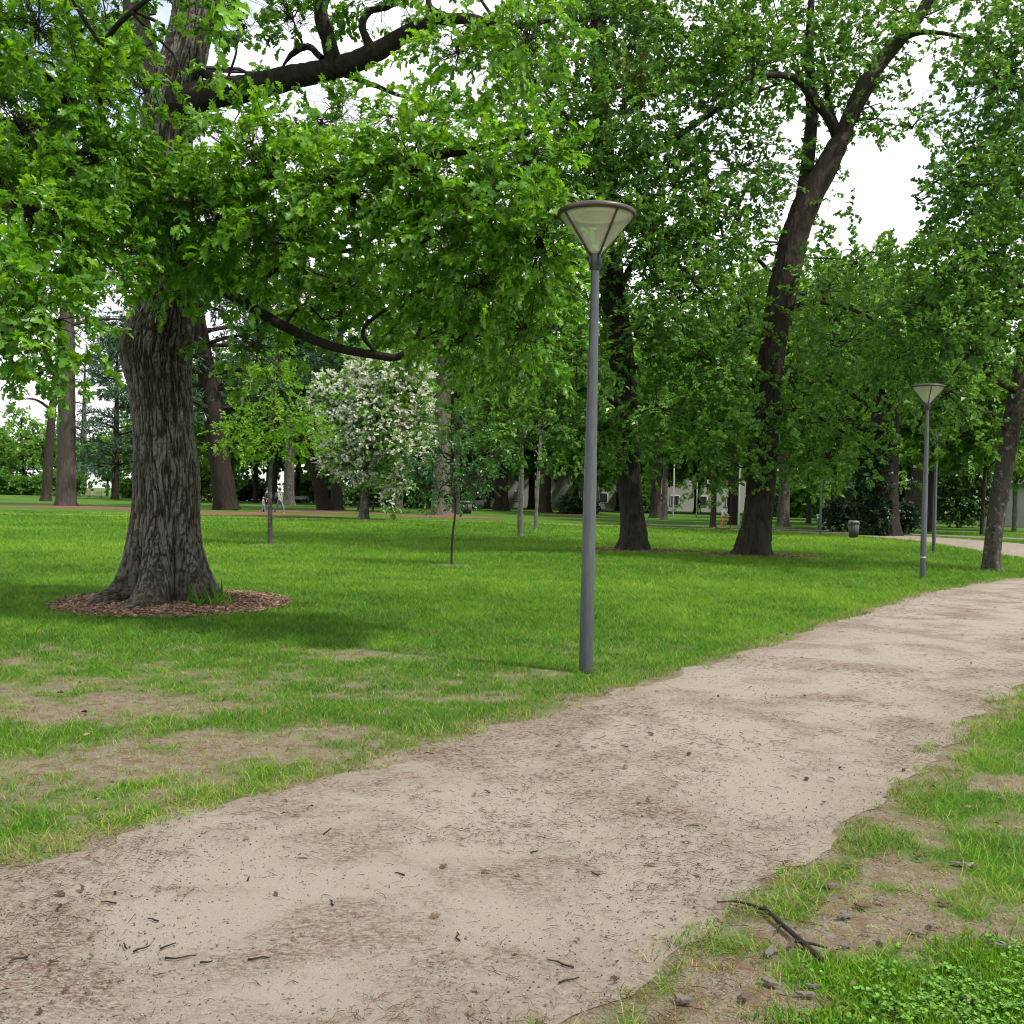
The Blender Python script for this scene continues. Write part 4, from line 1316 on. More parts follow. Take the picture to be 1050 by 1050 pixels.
for c, radv, n in pix_clumps(cl):
    p, o = fill_ellipsoid(r6, c, np.array(radv) * 1.04, int(n * 3.6), .25)
    sprays(g, p, o + r6.normal(size=o.shape) * .5 + [0, -.2, .3], 9, .45, .145, KITE_WIDE, .8, r6, .2)
g.build('blossom', BLOSSOM_M, wt, smooth=False)
mulch(B, 2.2, 1.8, .04, 0, 'mulch ring under the white blossom tree')

# ------------------------------------------------------------------ background trees
print('background')
rb = np.random.default_rng(40)


def far_tree(px, py, w, h, r, z0, mat, bark, label, seed, lean=0.0, leaf=.32, n=26, sprays_n=70, cat='tree', name='park_tree', fork=None, tint=0.0, squash=.8, group=None, pos=None, crown_off=(0, 0), dens=1.0):
    rr_ = np.random.default_rng(seed)
    B = G(px, py) if pos is None else np.array([pos[0], pos[1], 0.0])
    o = thing(name, label, cat, B, group)
    g = Geo()
    top = B + np.array([lean * h, 0, h * .9])
    pts = [B + [0, 0, -.05], B + np.array([lean * h * .12, 0, h * .12]), B + np.array([lean * h * .4, rr_.normal(0, .1), h * .4]), B + np.array([lean * h * .7, rr_.normal(0, .2), h * .65]), top]
    lim = [woody(g, pts, [w * .54, w * .5, w * .42, w * .26, w * .06], 22, 50, 0.03, 6, .2, seed, (w * .35, w * .35), 5)]
    k = 5
    for q in range(k):
        a = q * 2 * PI / k + rr_.uniform(-.4, .4)
        z_ = rr_.uniform(max(z0 * .75, .25 * h), .55 * h)
        s_ = lim[0][0][np.argmin(np.abs(lim[0][0][:, 2] - z_))]
        e = s_ + np.array([math.cos(a) * r * .75, math.sin(a) * r * .75, r * rr_.uniform(.15, .8)])
        lim.append(woody(g, [s_, (s_ + e) / 2 + [0, 0, .1 * r], e], [w * .2, w * .13, w * .04], 8, 16, 0.01, 6, .3, seed + q))
    g.build('trunk', bark, o)
    cl = []
    cz = (z0 + h) / 2
    hz = (h - z0) / 2
    cc = B + np.array([lean * h * .75 + crown_off[0], crown_off[1], 0])
    for q in range(n):
        u = norm(rr_.normal(size=3)[None])[0]
        f = rr_.uniform(.35, .8)
        c = cc + np.array([u[0] * r * f, u[1] * r * f, cz + u[2] * hz * f])
        cr_ = r * rr_.uniform(.24, .42)
        cl.append((c, (cr_, cr_, cr_ * squash), sprays_n))
    std_crown(o, cl, lim, rr_, 9, leaf * 2.6, leaf, KITE_WIDE, mat, tint, dens * .72, .45, (), True, .6)
    return o


def pine(px, py, w, h, r, z0, label, seed, bark, levels=14, lean=0.0, dens=1.0, gap=.0):
    rr_ = np.random.default_rng(seed)
    B = G(px, py)
    o = thing('pine_tree', label, 'tree', B)
    g = Geo()
    lim = [woody(g, [B + [0, 0, -.05], B + np.array([lean * h * .1, 0, h * .1]), B + np.array([lean * h * .5, 0, h * .5]), B + np.array([lean * h, 0, h])], [w * .53, w * .48, w * .34, w * .05], 24, 80, .03, 6, .25, seed, (w * .3, w * .22), 5)]
    cl = []
    for q in range(levels):
        z_ = z0 + (h - z0) * (q + rr_.uniform(0, .6)) / levels
        rad_ = r * (1 - .6 * (z_ - z0) / (h - z0)) * rr_.uniform(.6, 1.1)
        s_ = lim[0][0][np.argmin(np.abs(lim[0][0][:, 2] - z_))]
        for w_ in range(3):
            a = rr_.uniform(0, 2 * PI)
            e = s_ + np.array([math.cos(a) * rad_, math.sin(a) * rad_, rr_.uniform(-.05, .18) * rad_])
            woody(g, [s_, (s_ + e) / 2 + [0, 0, .06 * rad_], e], [w * .11, w * .08, w * .02], 7, 14, .006, 8, .3, seed + q)
            if rr_.random() < gap:
                continue
            for f in (.45, .75, 1.0):
                c = s_ + (e - s_) * f + rr_.normal(0, .15, 3)
                cl.append((c, (rad_ * .3, rad_ * .3, rad_ * .09), int(16 * dens)))
    g.build('trunk', bark, o)
    std_crown(o, cl, None, rr_, 10, .6, .42, tmpl_kite(.13, .03), PINE_M, 0, 1.0, .5, (), False, .8, .15)
    return o


far_tree(22, 507, .7, 15, 7.5, 1.6, FRESH_M, DARK_BARK, 'round bright green tree at the far left edge of the lawn', 101, n=24, leaf=.45)
far_tree(47, 514, .9, 20, 5.0, 11, FRESH_M, DARK_BARK, 'dark forked trunk just left of the tall bare stemmed pine', 102, lean=.05, n=8, sprays_n=30, leaf=.35)
pine(68, 520, 1.35, 34, 6.5, 13.0, 'tall bare stemmed pine rising from the mulch at left', 103, bark_mat('pine_bark', (0.03, 0.025, 0.021), (0.095, 0.08, 0.067), .3, 7, .9), 9, -.012, .7, .35)
pine(85, 505.5, 1.6, 30, 9, 8, 'pale grey pine trunk far behind the tall left pine', 104, GREY_BARK, 10, .0, .5, .4)
pine(118, 512, .9, 21, 7.0, 3.0, 'dark blue green conifer behind the big oak trunk', 105, BROWN_BARK, 16, 0, 1.3)
pine(233, 523, 1.7, 26, 8.5, 7.0, 'thick dark leaning conifer trunk right of the big oak', 106, BROWN_BARK, 15, -.17, 1.3)
pine(333, 523, 1.15, 24, 6.5, 8.0, 'leaning brown conifer trunk left of the white blossom tree', 107, BROWN_BARK, 12, -.24, 1.2)
far_tree(345, 523, .95, 23, 7.5, 7, MID_M, DARK_BARK, 'stout dark trunk close left of the white blossom tree', 108)
far_tree(296, 518, 1.1, 24, 7.5, 9, MID_M, GREY_BARK, 'pale grey trunk behind the walkers on the far lawn', 109, dens=.8)
far_tree(278, 516.5, 1.3, 22, 7.0, 4.5, FRESH_M, DARK_BARK, 'dark trunk behind the slim lime green tree', 110)
far_tree(452, 528, 1.3, 27, 8.5, 8, MID_M, bark_mat('grey_brown_bark', (0.045, 0.035, 0.028), (0.17, 0.14, 0.115), .2, 7, .9), 'stout grey brown trunk right of the white blossom tree', 111, dens=.9)
far_tree(465, 527, .9, 24, 7, 8, FRESH_M, DARK_BARK, 'darker trunk tucked beside the stout grey brown trunk', 112, dens=.6)
far_tree(409, 522, .7, 17, 6, 4, FRESH_M, GREY_BARK, 'slender grey trunk between the blossom tree and the stout trunk', 113, dens=.8)
far_tree(514, 523.5, 1.3, 24, 8, 5, FRESH_M, BROWN_BARK, 'broad reddish brown trunk beyond the pale slim birches', 114)
far_tree(558, 525.5, 1.2, 25, 8, 6, MID_M, DARK_BARK, 'very dark trunk just right of the pale slim birches', 115)
far_tree(533, 550, .21, 9, 2.0, 3.6, FRESH_M, PALE_BARK, 'nearer of the two pale slim birches, standing on the open lawn', 116, n=10, sprays_n=26, leaf=.16, name='birch_tree')
far_tree(519 + 30, 543.5, .17, 9, 1.8, 4.5, FRESH_M, PALE_BARK, 'farther of the two pale slim birches, by the thin path', 117, n=9, sprays_n=20, leaf=.18, name='birch_tree', lean=.03)
far_tree(672, 531, .85, 21, 7, 5, FRESH_M, DARK_BARK, 'dark trunk seen just right of the straight dark oak', 118)
far_tree(681, 533, .42, 15, 4.5, 5, LIME_M, GREY_BARK, 'slender grey trunk with yellow green leaves between the two big oaks', 119, dens=.7)
far_tree(731, 541, .32, 12, 4.0, 3.4, FRESH_M, DARK_BARK, 'slim dark trunk directly behind the child on the scooter', 120, n=16)
far_tree(752, 538, .55, 17, 5.5, 5, FRESH_M, BROWN_BARK, 'brownish trunk between the scooter child and the forked oak', 121)
far_tree(803, 540, .7, 19, 6.5, 4.2, FRESH_M, GREY_BARK, 'grey trunk just right of the forked oak', 122)
far_tree(829, 537, .35, 13, 5, 3.2, FRESH_M, DARK_BARK, 'small dark stemmed tree left of the thin far lamp', 123, n=18)
iv = far_tree(904, 549, 1.5, 17, 7.5, 5.2, FRESH_M, BROWN_BARK, 'broad ivy clad trunk beside the litter bin on the path bend', 124, n=32, sprays_n=110, leaf=.24)
far_tree(941, 541, 1.1, 17, 7, 4, FRESH_M, GREY_BARK, 'grey trunk in the gap left of the second lamp', 125)
far_tree(953, 546, .3, 12, 4.5, 3.6, FRESH_M, DARK_BARK, 'thin dark stem between the two right hand lamps', 126, n=18)
far_tree(1007, 549, .22, 10, 4, 3.2, FRESH_M, DARK_BARK, 'thin dark stem half hidden by the leaning path tree', 127, n=16)
far_tree(1040, 545, .3, 9, 3.6, 2.6, LIME_M, PALE_BARK, 'yellow green small tree before the white building', 128, n=16, sprays_n=50)
far_tree(1075, 540, .6, 18, 7, 3.0, FRESH_M, DARK_BARK, 'leafy tree at the right edge behind the leaning path tree', 129)
# ivy mantle on the broad trunk
g = Geo()
Bv = G(904, 549)
n = 900
a = rb.uniform(.45 * PI, 1.6 * PI, n); z = rb.uniform(0, 5.5, n)
p = np.stack([Bv[0] - .25 + .84 * np.cos(a), Bv[1] + .84 * np.sin(a), z], 1)
sprays(g, p, np.stack([np.cos(a), np.sin(a), -.3 + 0 * a], 1), 7, .3, .17, KITE_WIDE, .9, rb)
g.build('ivy', IVY_M, iv, smooth=False)

# belt of far trees: three kinds, copied
belt_spec = [(FRESH_M, 'mid green'), (MID_M, 'dark green'), (PALE_LEAF_M, 'bright green')]
protos = []
for k, (m_, nm) in enumerate(belt_spec):
    protos.append(far_tree(0, 0, .6, 18, 8, 2.4, m_, DARK_BARK, '%s leafy tree in the dense belt beyond the lawn' % nm, 140 + k, n=34, sprays_n=70, leaf=.5, name='leafy_tree', pos=(-200 + 30 * k, 150), group='%s trees in the far belt' % nm))
spots = [(230, 118, 1.0), (262, 126, 1.1), (305, 132, 1.15), (345, 122, 1.2), (385, 128, 1.1), (425, 120, 1.25), (470, 126, 1.3), (500, 118, 1.1), (545, 126, 1.3), (590, 120, 1.2), (635, 126, 1.3), (670, 118, 1.2), (715, 124, 1.25), (750, 114, 1.1), (790, 120, 1.2), (835, 112, 1.1), (880, 112, 1.1), (925, 118, 1.1), (965, 108, 1.0), (1005, 116, 1.05), (1060, 108, 1.1), (1110, 112, 1.2),
         (150, 150, .75), (110, 165, .62), (185, 140, .85), (60, 170, .55), (-10, 175, .65), (-60, 160, .8), (610, 98, .8), (855, 90, .8)]
used = set()
for k, (px, d, sc_) in enumerate(spots):
    w_ = P(px, 508, d)
    j = (k * 7 + k // 3) % 3
    if j not in used:
        used.add(j)
        q = protos[j]; q.location = (w_[0], w_[1], 0); q.scale = (sc_,) * 3
    else:
        copy_tree(protos[j], (w_[0], w_[1], 0), rb.uniform(0, 6.28), sc_)

# ------------------------------------------------------------------ shrubs
def shrub(px, py, rx, ry, rz, mat, label, n=9, leaf=.16, sp=60, name='shrub', bloss=False, pos=None, group=None):
    B = G(px, py) if pos is None else np.array([pos[0], pos[1], 0.])
    o = thing(name, label, 'shrub', B, group)
    g = Geo()
    cl = []
    for k in range(n):
        c = B + np.array([rb.uniform(-.65, .65) * rx, rb.uniform(-.5, .5) * ry, rz * rb.uniform(.3, .72)])
        cl.append((c, (rx * .42, ry * .45, rz * .34), sp))
        g.tube(spline(np.array([B + [rb.normal(0, .1), rb.normal(0, .1), -.02], (B + c) / 2 + [0, 0, .1], c]), 8), np.linspace(.03, .012, 8), 6)
    g.build('stem', LIMB_BARK, o)
    std_crown(o, cl, None, rb, 9, leaf * 2.4, leaf, KITE_WIDE, mat, 0, 1., .45, (), False, .8, .2, 'foliage')
    if bloss:
        g = Geo()
        for c, radv, q in cl:
            p, u = fill_ellipsoid(rb, c, np.array(radv) * 1.05, 22, .2)
            sprays(g, p, u, 5, leaf * 1.2, leaf * .8, KITE_WIDE, .9, rb, .1)
        g.build('blossom', BLOSSOM_M, o, smooth=False)
    return o


shrub(872, 546, 1.5, 1.0, 1.7, IVY_M, 'dark rounded shrub behind the litter bin')
shrub(921, 548, 1.1, .9, 1.5, IVY_M, 'dark shrub at the right foot of the ivy clad trunk')
shrub(984, 541, 3.2, 1.8, 5.2, DARK_M, 'tall dark rhododendron flecked with pale flowers beyond the right lamps', 14, .2, 110, bloss=True)
shrub(700, 524, 4.5, 2.0, 3.6, DARK_M, 'low spreading dark evergreen between the two big oaks', 14, .3, 110)
shrub(322, 515.5, 4.0, 2.5, 3.5, FRESH_M, 'pale green rounded bush behind the white bench', 12, .35, 80)
shrub(250, 514, 4.0, 2.0, 2.6, DARK_M, 'dark clipped bush behind the leaning conifer trunk', 12, .35, 80)
shrub(215, 514, 4.0, 2.0, 6.0, FRESH_M, 'pale leafy bush between the big oak and the leaning conifer', 12, .35, 90, bloss=True)
shrub(395, 520, 4.5, 2.0, 2.2, DARK_M, 'dark low bush behind the picnic table', 12, .35, 80)
shrub(595, 527, 1.9, 1.5, 1.3, IVY_M, 'low dark bush right of the very dark trunk', 9, .25, 60)
shrub(880, 531, .9, .7, 2.4, FRESH_M, 'pale flowering branch bush left of the bin', 7, .2, 40, bloss=True)
shrub(1000, 531, 5, 2, 2.0, DARK_M, 'dark hedge bush beyond the right lawn', 12, .3, 70)
hedge_spots = [(-20, 150), (20, 152), (62, 150), (140, 140), (175, 138), (440, 118), (655, 112), (820, 106), (1060, 100)]
hp = None
for px, d in hedge_spots:
    w_ = P(px, 508, d)
    if hp is None:
        hp = shrub(0, 0, 5.0, 2.0, 3.0, MID_M, 'low green hedge bush along the far edge of the park', 12, .45, 60, 'hedge_bush', False, (w_[0], w_[1]), 'hedge bushes along the far edge')
    else:
        copy_tree(hp, (w_[0], w_[1], 0), rb.uniform(0, 6.28), rb.uniform(.8, 1.15))

# mulch mounds under the far trees
for px, py, rx, ry, lb in [(95, 521, 6.5, 3.2, 'wide reddish mulch bed under the tall left pine'), (240, 527, 7.0, 3.5, 'wide reddish mulch bed under the leaning conifer'), (336, 525.5, 5.5, 2.5, 'reddish mulch bed under the leaning brown trunk'), (454, 530, 4.5, 2.4, 'reddish mulch bed round the stout grey brown trunk'), (590, 529, 3.4, 1.6, 'mulch strip under the low dark bush'), (550, 545, .6, .5, 'pale worn ring at the farther birch'), (534, 551, .5, .4, 'pale worn ring at the nearer birch')]:
    mulch(G(px, py), rx, ry, .12 if rx > 1 else .01, 0, lb)

# ------------------------------------------------------------------ lamp posts
PAINT = NT('grey_lamp_paint')
n_ = PAINT.noise(5, 7, .75, PAINT.coord('Object', (6, 6, 1.2)))
PAINT.set(PAINT.ramp(n_, [(.35, (.046, .051, .053)), (.65, (.072, .079, .081))]), .42, .25, .5)
PAINT.bump(PAINT.noise(120, 3, .6, PAINT.coord('Object')), .15, .003)
PAINT = PAINT.m
RIM_M = plain('dark_bronze_metal', (.075, .062, .052), .4, .5, .5)
CREAM_M = plain('cream_reflector', (.92, .87, .74), .5, 0, .3, .05)
t = NT('clear_lamp_glass')
tb = t.n('ShaderNodeBsdfTransparent'); tb.inputs['Color'].default_value = (.94, .95, .90, 1)
gb = t.n('ShaderNodeBsdfGlossy'); gb.inputs['Roughness'].default_value = .12
df = t.n('ShaderNodeBsdfDiffuse'); df.inputs['Color'].default_value = (.90, .87, .74, 1)
m1 = t.n('ShaderNodeMixShader'); m1.inputs[0].default_value = .36
m2 = t.n('ShaderNodeMixShader'); m2.inputs[0].default_value = .06
t.l(tb.outputs[0], m1.inputs[1]); t.l(df.outputs[0], m1.inputs[2]); t.l(m1.outputs[0], m2.inputs[1]); t.l(gb.outputs[0], m2.inputs[2]); t.l(m2.outputs[0], t.out.inputs['Surface'])
GLASS_M = t.m


def make_lamp(loc, label):
    o = thing('lamp_post', label, 'lamp post', loc, 'funnel topped lamp posts along the path')
    b = np.array(o.location)
    g = Geo(); g.lathe([(.062, 0), (.062, .02), (.0615, 1.15), (.060, 1.155), (.060, 1.70), (.0585, 1.705), (.036, 3.68), (.034, 3.70)], b, 28)
    g.build('pole', PAINT, o)
    g = Geo()
    g.lathe([(.036, 3.65), (.047, 3.655), (.047, 3.81), (.040, 3.82)], b, 24)
    for k in range(4):
        a = k * PI / 2 + .5
        R = np.array([[math.cos(a), -math.sin(a), 0], [math.sin(a), math.cos(a), 0], [0, 0, 1]])
        g.box(b + R @ np.array([.055, 0, 3.75]), (.034, .012, .13), R, None, .002)
    g.build('collar', PAINT, o)
    R0, z0, z1 = .345, 3.79, 4.15
    g = Geo(); g.lathe([(.042, z0), (R0 - .012, z1 - .01)], b, 56, False); g.build('glass_cone', GLASS_M, o)
    for k in range(4):
        a = k * PI / 2 + .5
        u = np.array([math.cos(a), math.sin(a), 0])
        R = np.array([[math.cos(a), -math.sin(a), 0], [math.sin(a), math.cos(a), 0], [0, 0, 1]])
        p0 = b + u * .048 + [0, 0, z0 - .02]; p1 = b + u * (R0 + .002) + [0, 0, z1]
        d = p1 - p0; L = np.linalg.norm(d); d = d / L
        yv = np.array([-u[1], u[0], 0]); zv = np.cross(d, yv)
        g = Geo(); g.box((p0 + p1) / 2, (L, .014, .020), np.stack([d, yv, zv], 1), None, .002); g.build('rib', RIM_M, o)
    g = Geo(); g.lathe([(0.02, z1 + .075), (.12, z1 + .072), (R0 - .03, z1 + .045), (R0 + .004, z1 + .030), (R0 + .010, z1 + .02), (R0 + .010, z1 - .016), (R0 - .008, z1 - .018), (R0 - .010, z1 + .008), (.02, z1 + .010)], b, 64, True); g.build('cap', RIM_M, o)
    g = Geo(); g.lathe([(.02, z1 - .002), (R0 - .055, z1 - .004), (R0 - .03, z1 + .006)], b, 56, True); refl = g.build('reflector', CREAM_M, o)
    g = Geo(); g.lathe([(R0 - .062, z1 - .012), (R0 - .054, z1 - .012), (R0 - .054, z1 - .003), (R0 - .062, z1 - .003)], b, 56, False, None, True); g.build('seal', RIM_M, refl)
    g = Geo(); g.lathe([(.05, z1 - .02), (.16, z1 - .018), (.165, z1 - .006), (.05, z1 - .006)], b, 40, True); g.build('lamp_plate', plain('pale_plate', (.55, .46, .33), .5), refl)
    return o


l1 = make_lamp(G(600.5, 690), 'nearest tall grey lamp post with a glass funnel head, at the path edge')
w_ = P(948, 520, 22.2)
l2 = copy_tree(l1, (w_[0], w_[1], 0), 0.9, 1, 'second grey lamp post, right of the ivy clad trunk, pale band low on its pole')
g = Geo(); g.lathe([(.0635, .44), (.0635, .475)], (0, 0, 0), 28); g.build('band', plain('band_metal', (.36, .37, .36), .45, .3), l2, np.zeros(3))
w_ = P(958.5, 520, 34.5)
copy_tree(l1, (w_[0], w_[1], 0), 2.0, 1, 'third lamp post, slimmer and half behind the second one')
w_ = G(841, 548)
copy_tree(l1, (w_[0], w_[1], 0), .4, 1, 'thin far lamp post left of the litter bin, head lost in leaves')

# thin posts
POST_M = plain('pale_post_paint', (.20, .20, .19), .5)
for px, py, h, lb in [(757, 540, 3.6, 'slim pale post just left of the forked oak'), (714, 530, 3.2, 'slim grey post before the low spreading evergreen'), (690, 534, 4.2, 'slim dark post behind the straight dark oak'), (117, 510, 4.0, 'slim pale post right of the far left bench')]:
    b = G(px, py); o = thing('slim_post', lb, 'post', b)
    g = Geo(); g.lathe([(.07, 0), (.06, .1), (.05, h)], b, 14); g.build('pole', POST_M, o)
    g = Geo(); g.lathe([(.055, h), (.075, h + .02), (.075, h + .10), (.03, h + .16)], b, 14); g.build('post_cap', POST_M, o)

# ------------------------------------------------------------------ benches, picnic table, bins
SLAT_M = plain('bench_wood', (.36, .26, .19), .7, 0, .3, .25, 5)
WHITE_M = plain('bench_white', (.70, .69, .66), .6)
DARKMETAL = plain('dark_metal', (.03, .03, .032), .5, .4)


def bench(loc, L, mat, label, rz=0.0):
    o = thing('park_bench', label, 'bench', loc)
    b = np.array(loc)
    g = Geo()
    for k in range(4):
        g.box(b + [0, -.2 + k * .12, .44], (L, .10, .035), None, None, .006)
    g.build('seat', mat, o)
    g = Geo()
    for k in range(3):
        g.box(b + [0, .27 + k * .03, .58 + k * .13], (L, .03, .10), None, None, .006)
    g.build('backrest', mat, o)
    for s_ in (-1, 1):
        g = Geo()
        x = s_ * L * .36
        g.tube([b + [x, -.25, 0], b + [x, -.22, .42], b + [x, .2, .42], b + [x, .36, .92]], .028, 8)
        g.tube([b + [x, .22, .42], b + [x, .34, 0]], .028, 8)
        g.build('leg', DARKMETAL, o)
    o.rotation_euler = (0, 0, rz)
    return o


bench(G(97, 510.5), 2.2, SLAT_M, 'brown slatted park bench on the lawn at far left')
bench(G(308, 516), 2.1, WHITE_M, 'white park bench behind the walkers')
# picnic table
b = G(375, 524); o = thing('picnic_table', 'dark picnic table half hidden behind the white blossom tree', 'picnic table', b)
PT = plain('picnic_wood', (.06, .058, .06), .7)
g = Geo()
for k in range(5):
    g.box(b + [0, -.3 + k * .15, .75], (1.8, .135, .04), None, None, .006)
g.build('tabletop', PT, o)
for s_ in (-1, 1):
    g = Geo(); g.box(b + [0, s_ * .72, .45], (1.8, .26, .04), None, None, .006); g.build('bench_seat', PT, o)
for s_ in (-1, 1):
    g = Geo()
    for y_ in (-1, 1):
        g.tube([b + [s_ * .6, y_ * .62, 0], b + [s_ * .6, y_ * .22, .73]], .05, 6)
    g.box(b + [s_ * .66, 0, .41], (.05, 1.6, .10), None, None, .005)
    g.build('leg', PT, o)
o.rotation_euler = (0, 0, .25)
# litter bin by the path
BIN_M = plain('bin_grey', (.075, .07, .065), .6, .1)


def bin_(loc, h, w, label):
    o = thing('litter_bin', label, 'bin', loc); b = np.array(loc)
    g = Geo()
    for k in range(20):
        a = k * 2 * PI / 20
        u = np.array([math.cos(a), math.sin(a), 0]); v_ = np.array([-u[1], u[0], 0])
        g.tube([b + u * w * .36 + [0, 0, .04], b + u * w * .47 + [0, 0, h * .78]], w * .065, 6)
    g.lathe([(w * .34, .03), (w * .42, h * .78)], b, 24)
    g.build('body', BIN_M, o)
    g = Geo(); g.lathe([(w * .50, h * .78), (w * .54, h * .80), (w * .54, h * .95), (w * .50, h), (w * .2, h * 1.02)], b, 28); g.build('lid', plain('bin_lid', (.12, .115, .11), .5, .2), o)
    for k in range(3):
        a = -PI / 2 + (k - 1) * .55
        u = np.array([math.cos(a), math.sin(a), 0])
        R = np.stack([u, [-u[1], u[0], 0], [0, 0, 1]], 1)
        g = Geo(); g.box(b + u * w * .535 + [0, 0, h * .87], (.02, w * .2, h * .09), R); g.build('opening', DARKMETAL, o)
    return o


bin_(G(875, 552), .80, .46, 'grey slatted litter bin on the edge of the path bend')
bin_(G(478.5, 527), 1.05, .85, 'dark round bin on the lawn right of the stout trunk')

# ------------------------------------------------------------------ people
def skin_mesh(name, pts, edges, radii, mat, parent, root=0, sub=2):
    me = bpy.data.meshes.new(name)
    p = np.array(pts, float)
    me.from_pydata([tuple(x) for x in p], edges, [])
    ob = bpy.data.objects.new(name, me)
    COL.objects.link(ob)
    ob.parent = parent
    m = ob.modifiers.new('skin', 'SKIN')
    for k, r_ in enumerate(radii):
        me.skin_vertices[0].data[k].radius = (r_, r_)
    me.skin_vertices[0].data[root].use_root = True
    m.use_smooth_shade = True
    s_ = ob.modifiers.new('sub', 'SUBSURF'); s_.levels = s_.render_levels = sub
    me.materials.append(mat)
    return ob


SKIN_M = plain('skin', (.50, .31, .23), .55)
HAIR_M = plain('dark_hair', (.035, .022, .015), .5)


def person(loc, H, rz, label, top, legs, stride=.22, arm=.1, arms_fwd=0.0, lean=0.0, hat=None, hair=HAIR_M, shoe=None, sit=False):
    """figure of height H facing local -Y, walking"""
    o = thing('person', label, 'person', loc, None, rz)
    s_ = H / 1.75
    def J(x, y, z): return np.array([x, y, z]) * s_
    lf = lean
    hip, chest, neck = J(0, 0, .94), J(0, -lf * .4, 1.30), J(0, -lf * .6, 1.47)
    head = J(0, -lf * .7 - .01, 1.62)
    pts = [hip, J(0, -lf * .2, 1.12), chest, neck, head, head + J(0, 0, .07)]
    rad_ = [.125, .115, .135, .055, .085, .075]
    ed = [(0, 1), (1, 2), (2, 3), (3, 4), (4, 5)]

    def chain(start, seq, rr__):
        prev = start
        for q, r_ in zip(seq, rr__):
            pts.append(q); rad_.append(r_); ed.append((prev, len(pts) - 1)); prev = len(pts) - 1
    for sd_ in (-1, 1):
        st = stride * sd_
        chain(0, [J(sd_ * .09, -.02, .86), J(sd_ * .095, -st * .75 - .03, .49), J(sd_ * .095, -st * 1.0 + (.10 if st < 0 else 0), .09), J(sd_ * .10, -st - .12 + (.06 if st < 0 else 0), .035)], [.09, .06, .042, .035])
        if arms_fwd:
            chain(2, [J(sd_ * .18, -lf * .45, 1.36), J(sd_ * .22, -.12 - lf * .4, 1.15), J(sd_ * .20, -.34 - lf * .3, 1.05), J(sd_ * .19, -.42, 1.04)], [.06, .042, .034, .032])
        else:
            chain(2, [J(sd_ * .18, -lf * .45, 1.36), J(sd_ * .22, st * .35, 1.10), J(sd_ * .22, st * .6 - .06, .88), J(sd_ * .21, st * .7 - .08, .80)], [.06, .042, .034, .030])
    rs = [r_ * s_ for r_ in rad_]
    body = skin_mesh('body', pts, ed, rs, SKIN_M, o)
    # clothes: a top over torso and arms, trousers over hips and legs, shoes, hair
    tp = [0, 1, 2, 3]
    ip = list(range(6, 6 + 4)); L1 = ip; A1 = list(range(10, 14)); L2 = list(range(14, 18)); A2 = list(range(18, 22))
    P_ = [pts[0] + J(0, 0, -.03), pts[1], pts[2], pts[3] + J(0, 0, -.03)]
    R_ = [.15, .14, .155, .07]; E_ = [(0, 1), (1, 2), (2, 3)]
    for A_ in (A1, A2):
        n0 = len(P_)
        P_ += [pts[A_[0]], pts[A_[1]], pts[A_[2]]]; R_ += [.075, .058, .048]; E_ += [(2, n0), (n0, n0 + 1), (n0 + 1, n0 + 2)]
    skin_mesh('jacket', P_, E_, [r_ * s_ for r_ in R_], top, o)
    P_ = [pts[0]]; R_ = [.14]; E_ = []
    for L_ in (L1, L2):
        n0 = len(P_)
        P_ += [pts[L_[0]], pts[L_[1]], pts[L_[2]] + J(0, 0, .02)]; R_ += [.105, .075, .058]; E_ += [(0, n0), (n0, n0 + 1), (n0 + 1, n0 + 2)]
    skin_mesh('trousers', P_, E_, [r_ * s_ for r_ in R_], legs, o)
    for L_ in (L1, L2):
        skin_mesh('shoe', [pts[L_[2]] + J(0, .04, -.045), pts[L_[3]] + J(0, 0, .01), pts[L_[3]] + J(0, -.06, .005)], [(0, 1), (1, 2)], [.045 * s_, .045 * s_, .035 * s_], shoe or WHITE_M, o)
    g = Geo()
    th = np.linspace(0, PI / 2, 8)
    cap_ = [(math.sin(a) * .108 * s_, math.cos(a) * .125 * s_) for a in th[::-1]]
    cap_ = [(.10 * s_, -.07 * s_)] + cap_
    cap_[-1] = (.004, cap_[-1][1])
    g.lathe(cap_, head + J(0, .012, .035), 20)
    g.build('helmet' if hat else 'hair', hat or hair, o, np.zeros(3))
    return o


NAVY = plain('navy_cloth', (.018, .02, .03), .9); GREYC = plain('grey_cloth', (.17, .19, .24), .9); PALEC = plain('pale_cloth', (.30, .27, .27), .9)
JEANS = plain('washed_denim', (.11, .14, .20), .9); DENIM = plain('dark_denim', (.045, .06, .10), .9); ORANGE = plain('orange_cloth', (.45, .16, .06), .8); BLUEH = plain('blue_helmet', (.03, .16, .55), .3)
SKYC = plain('light_blue_cloth', (.42, .50, .66), .9)
w1 = G(273.5, 527)
person(w1, 1.74, 1.1, 'adult in dark clothes walking beside a small child on the far lawn', NAVY, NAVY, .12)
person(G(270, 527), 1.12, 1.1, 'small child in a grey hooded jacket walking with the adults', GREYC, GREYC, .1, hair=GREYC)
w2 = G(286.5, 527.5)
person(w2, 1.76, 1.25, 'adult in pale top and washed jeans carrying a dark backpack', PALEC, JEANS, .26)
bp = thing('backpack', 'dark blue backpack on the back of the walker in washed jeans', 'backpack', (w2[0], w2[1], 1.0), None, 1.25)
g = Geo(); g.box((0, .23, .22), (.32, .18, .48), None, None, .06); ob = g.build('pack', DENIM, bp, np.zeros(3))
g = Geo(); g.box((0, .335, .12), (.24, .05, .2), None, None, .02); g.build('pocket', DENIM, bp, np.zeros(3))
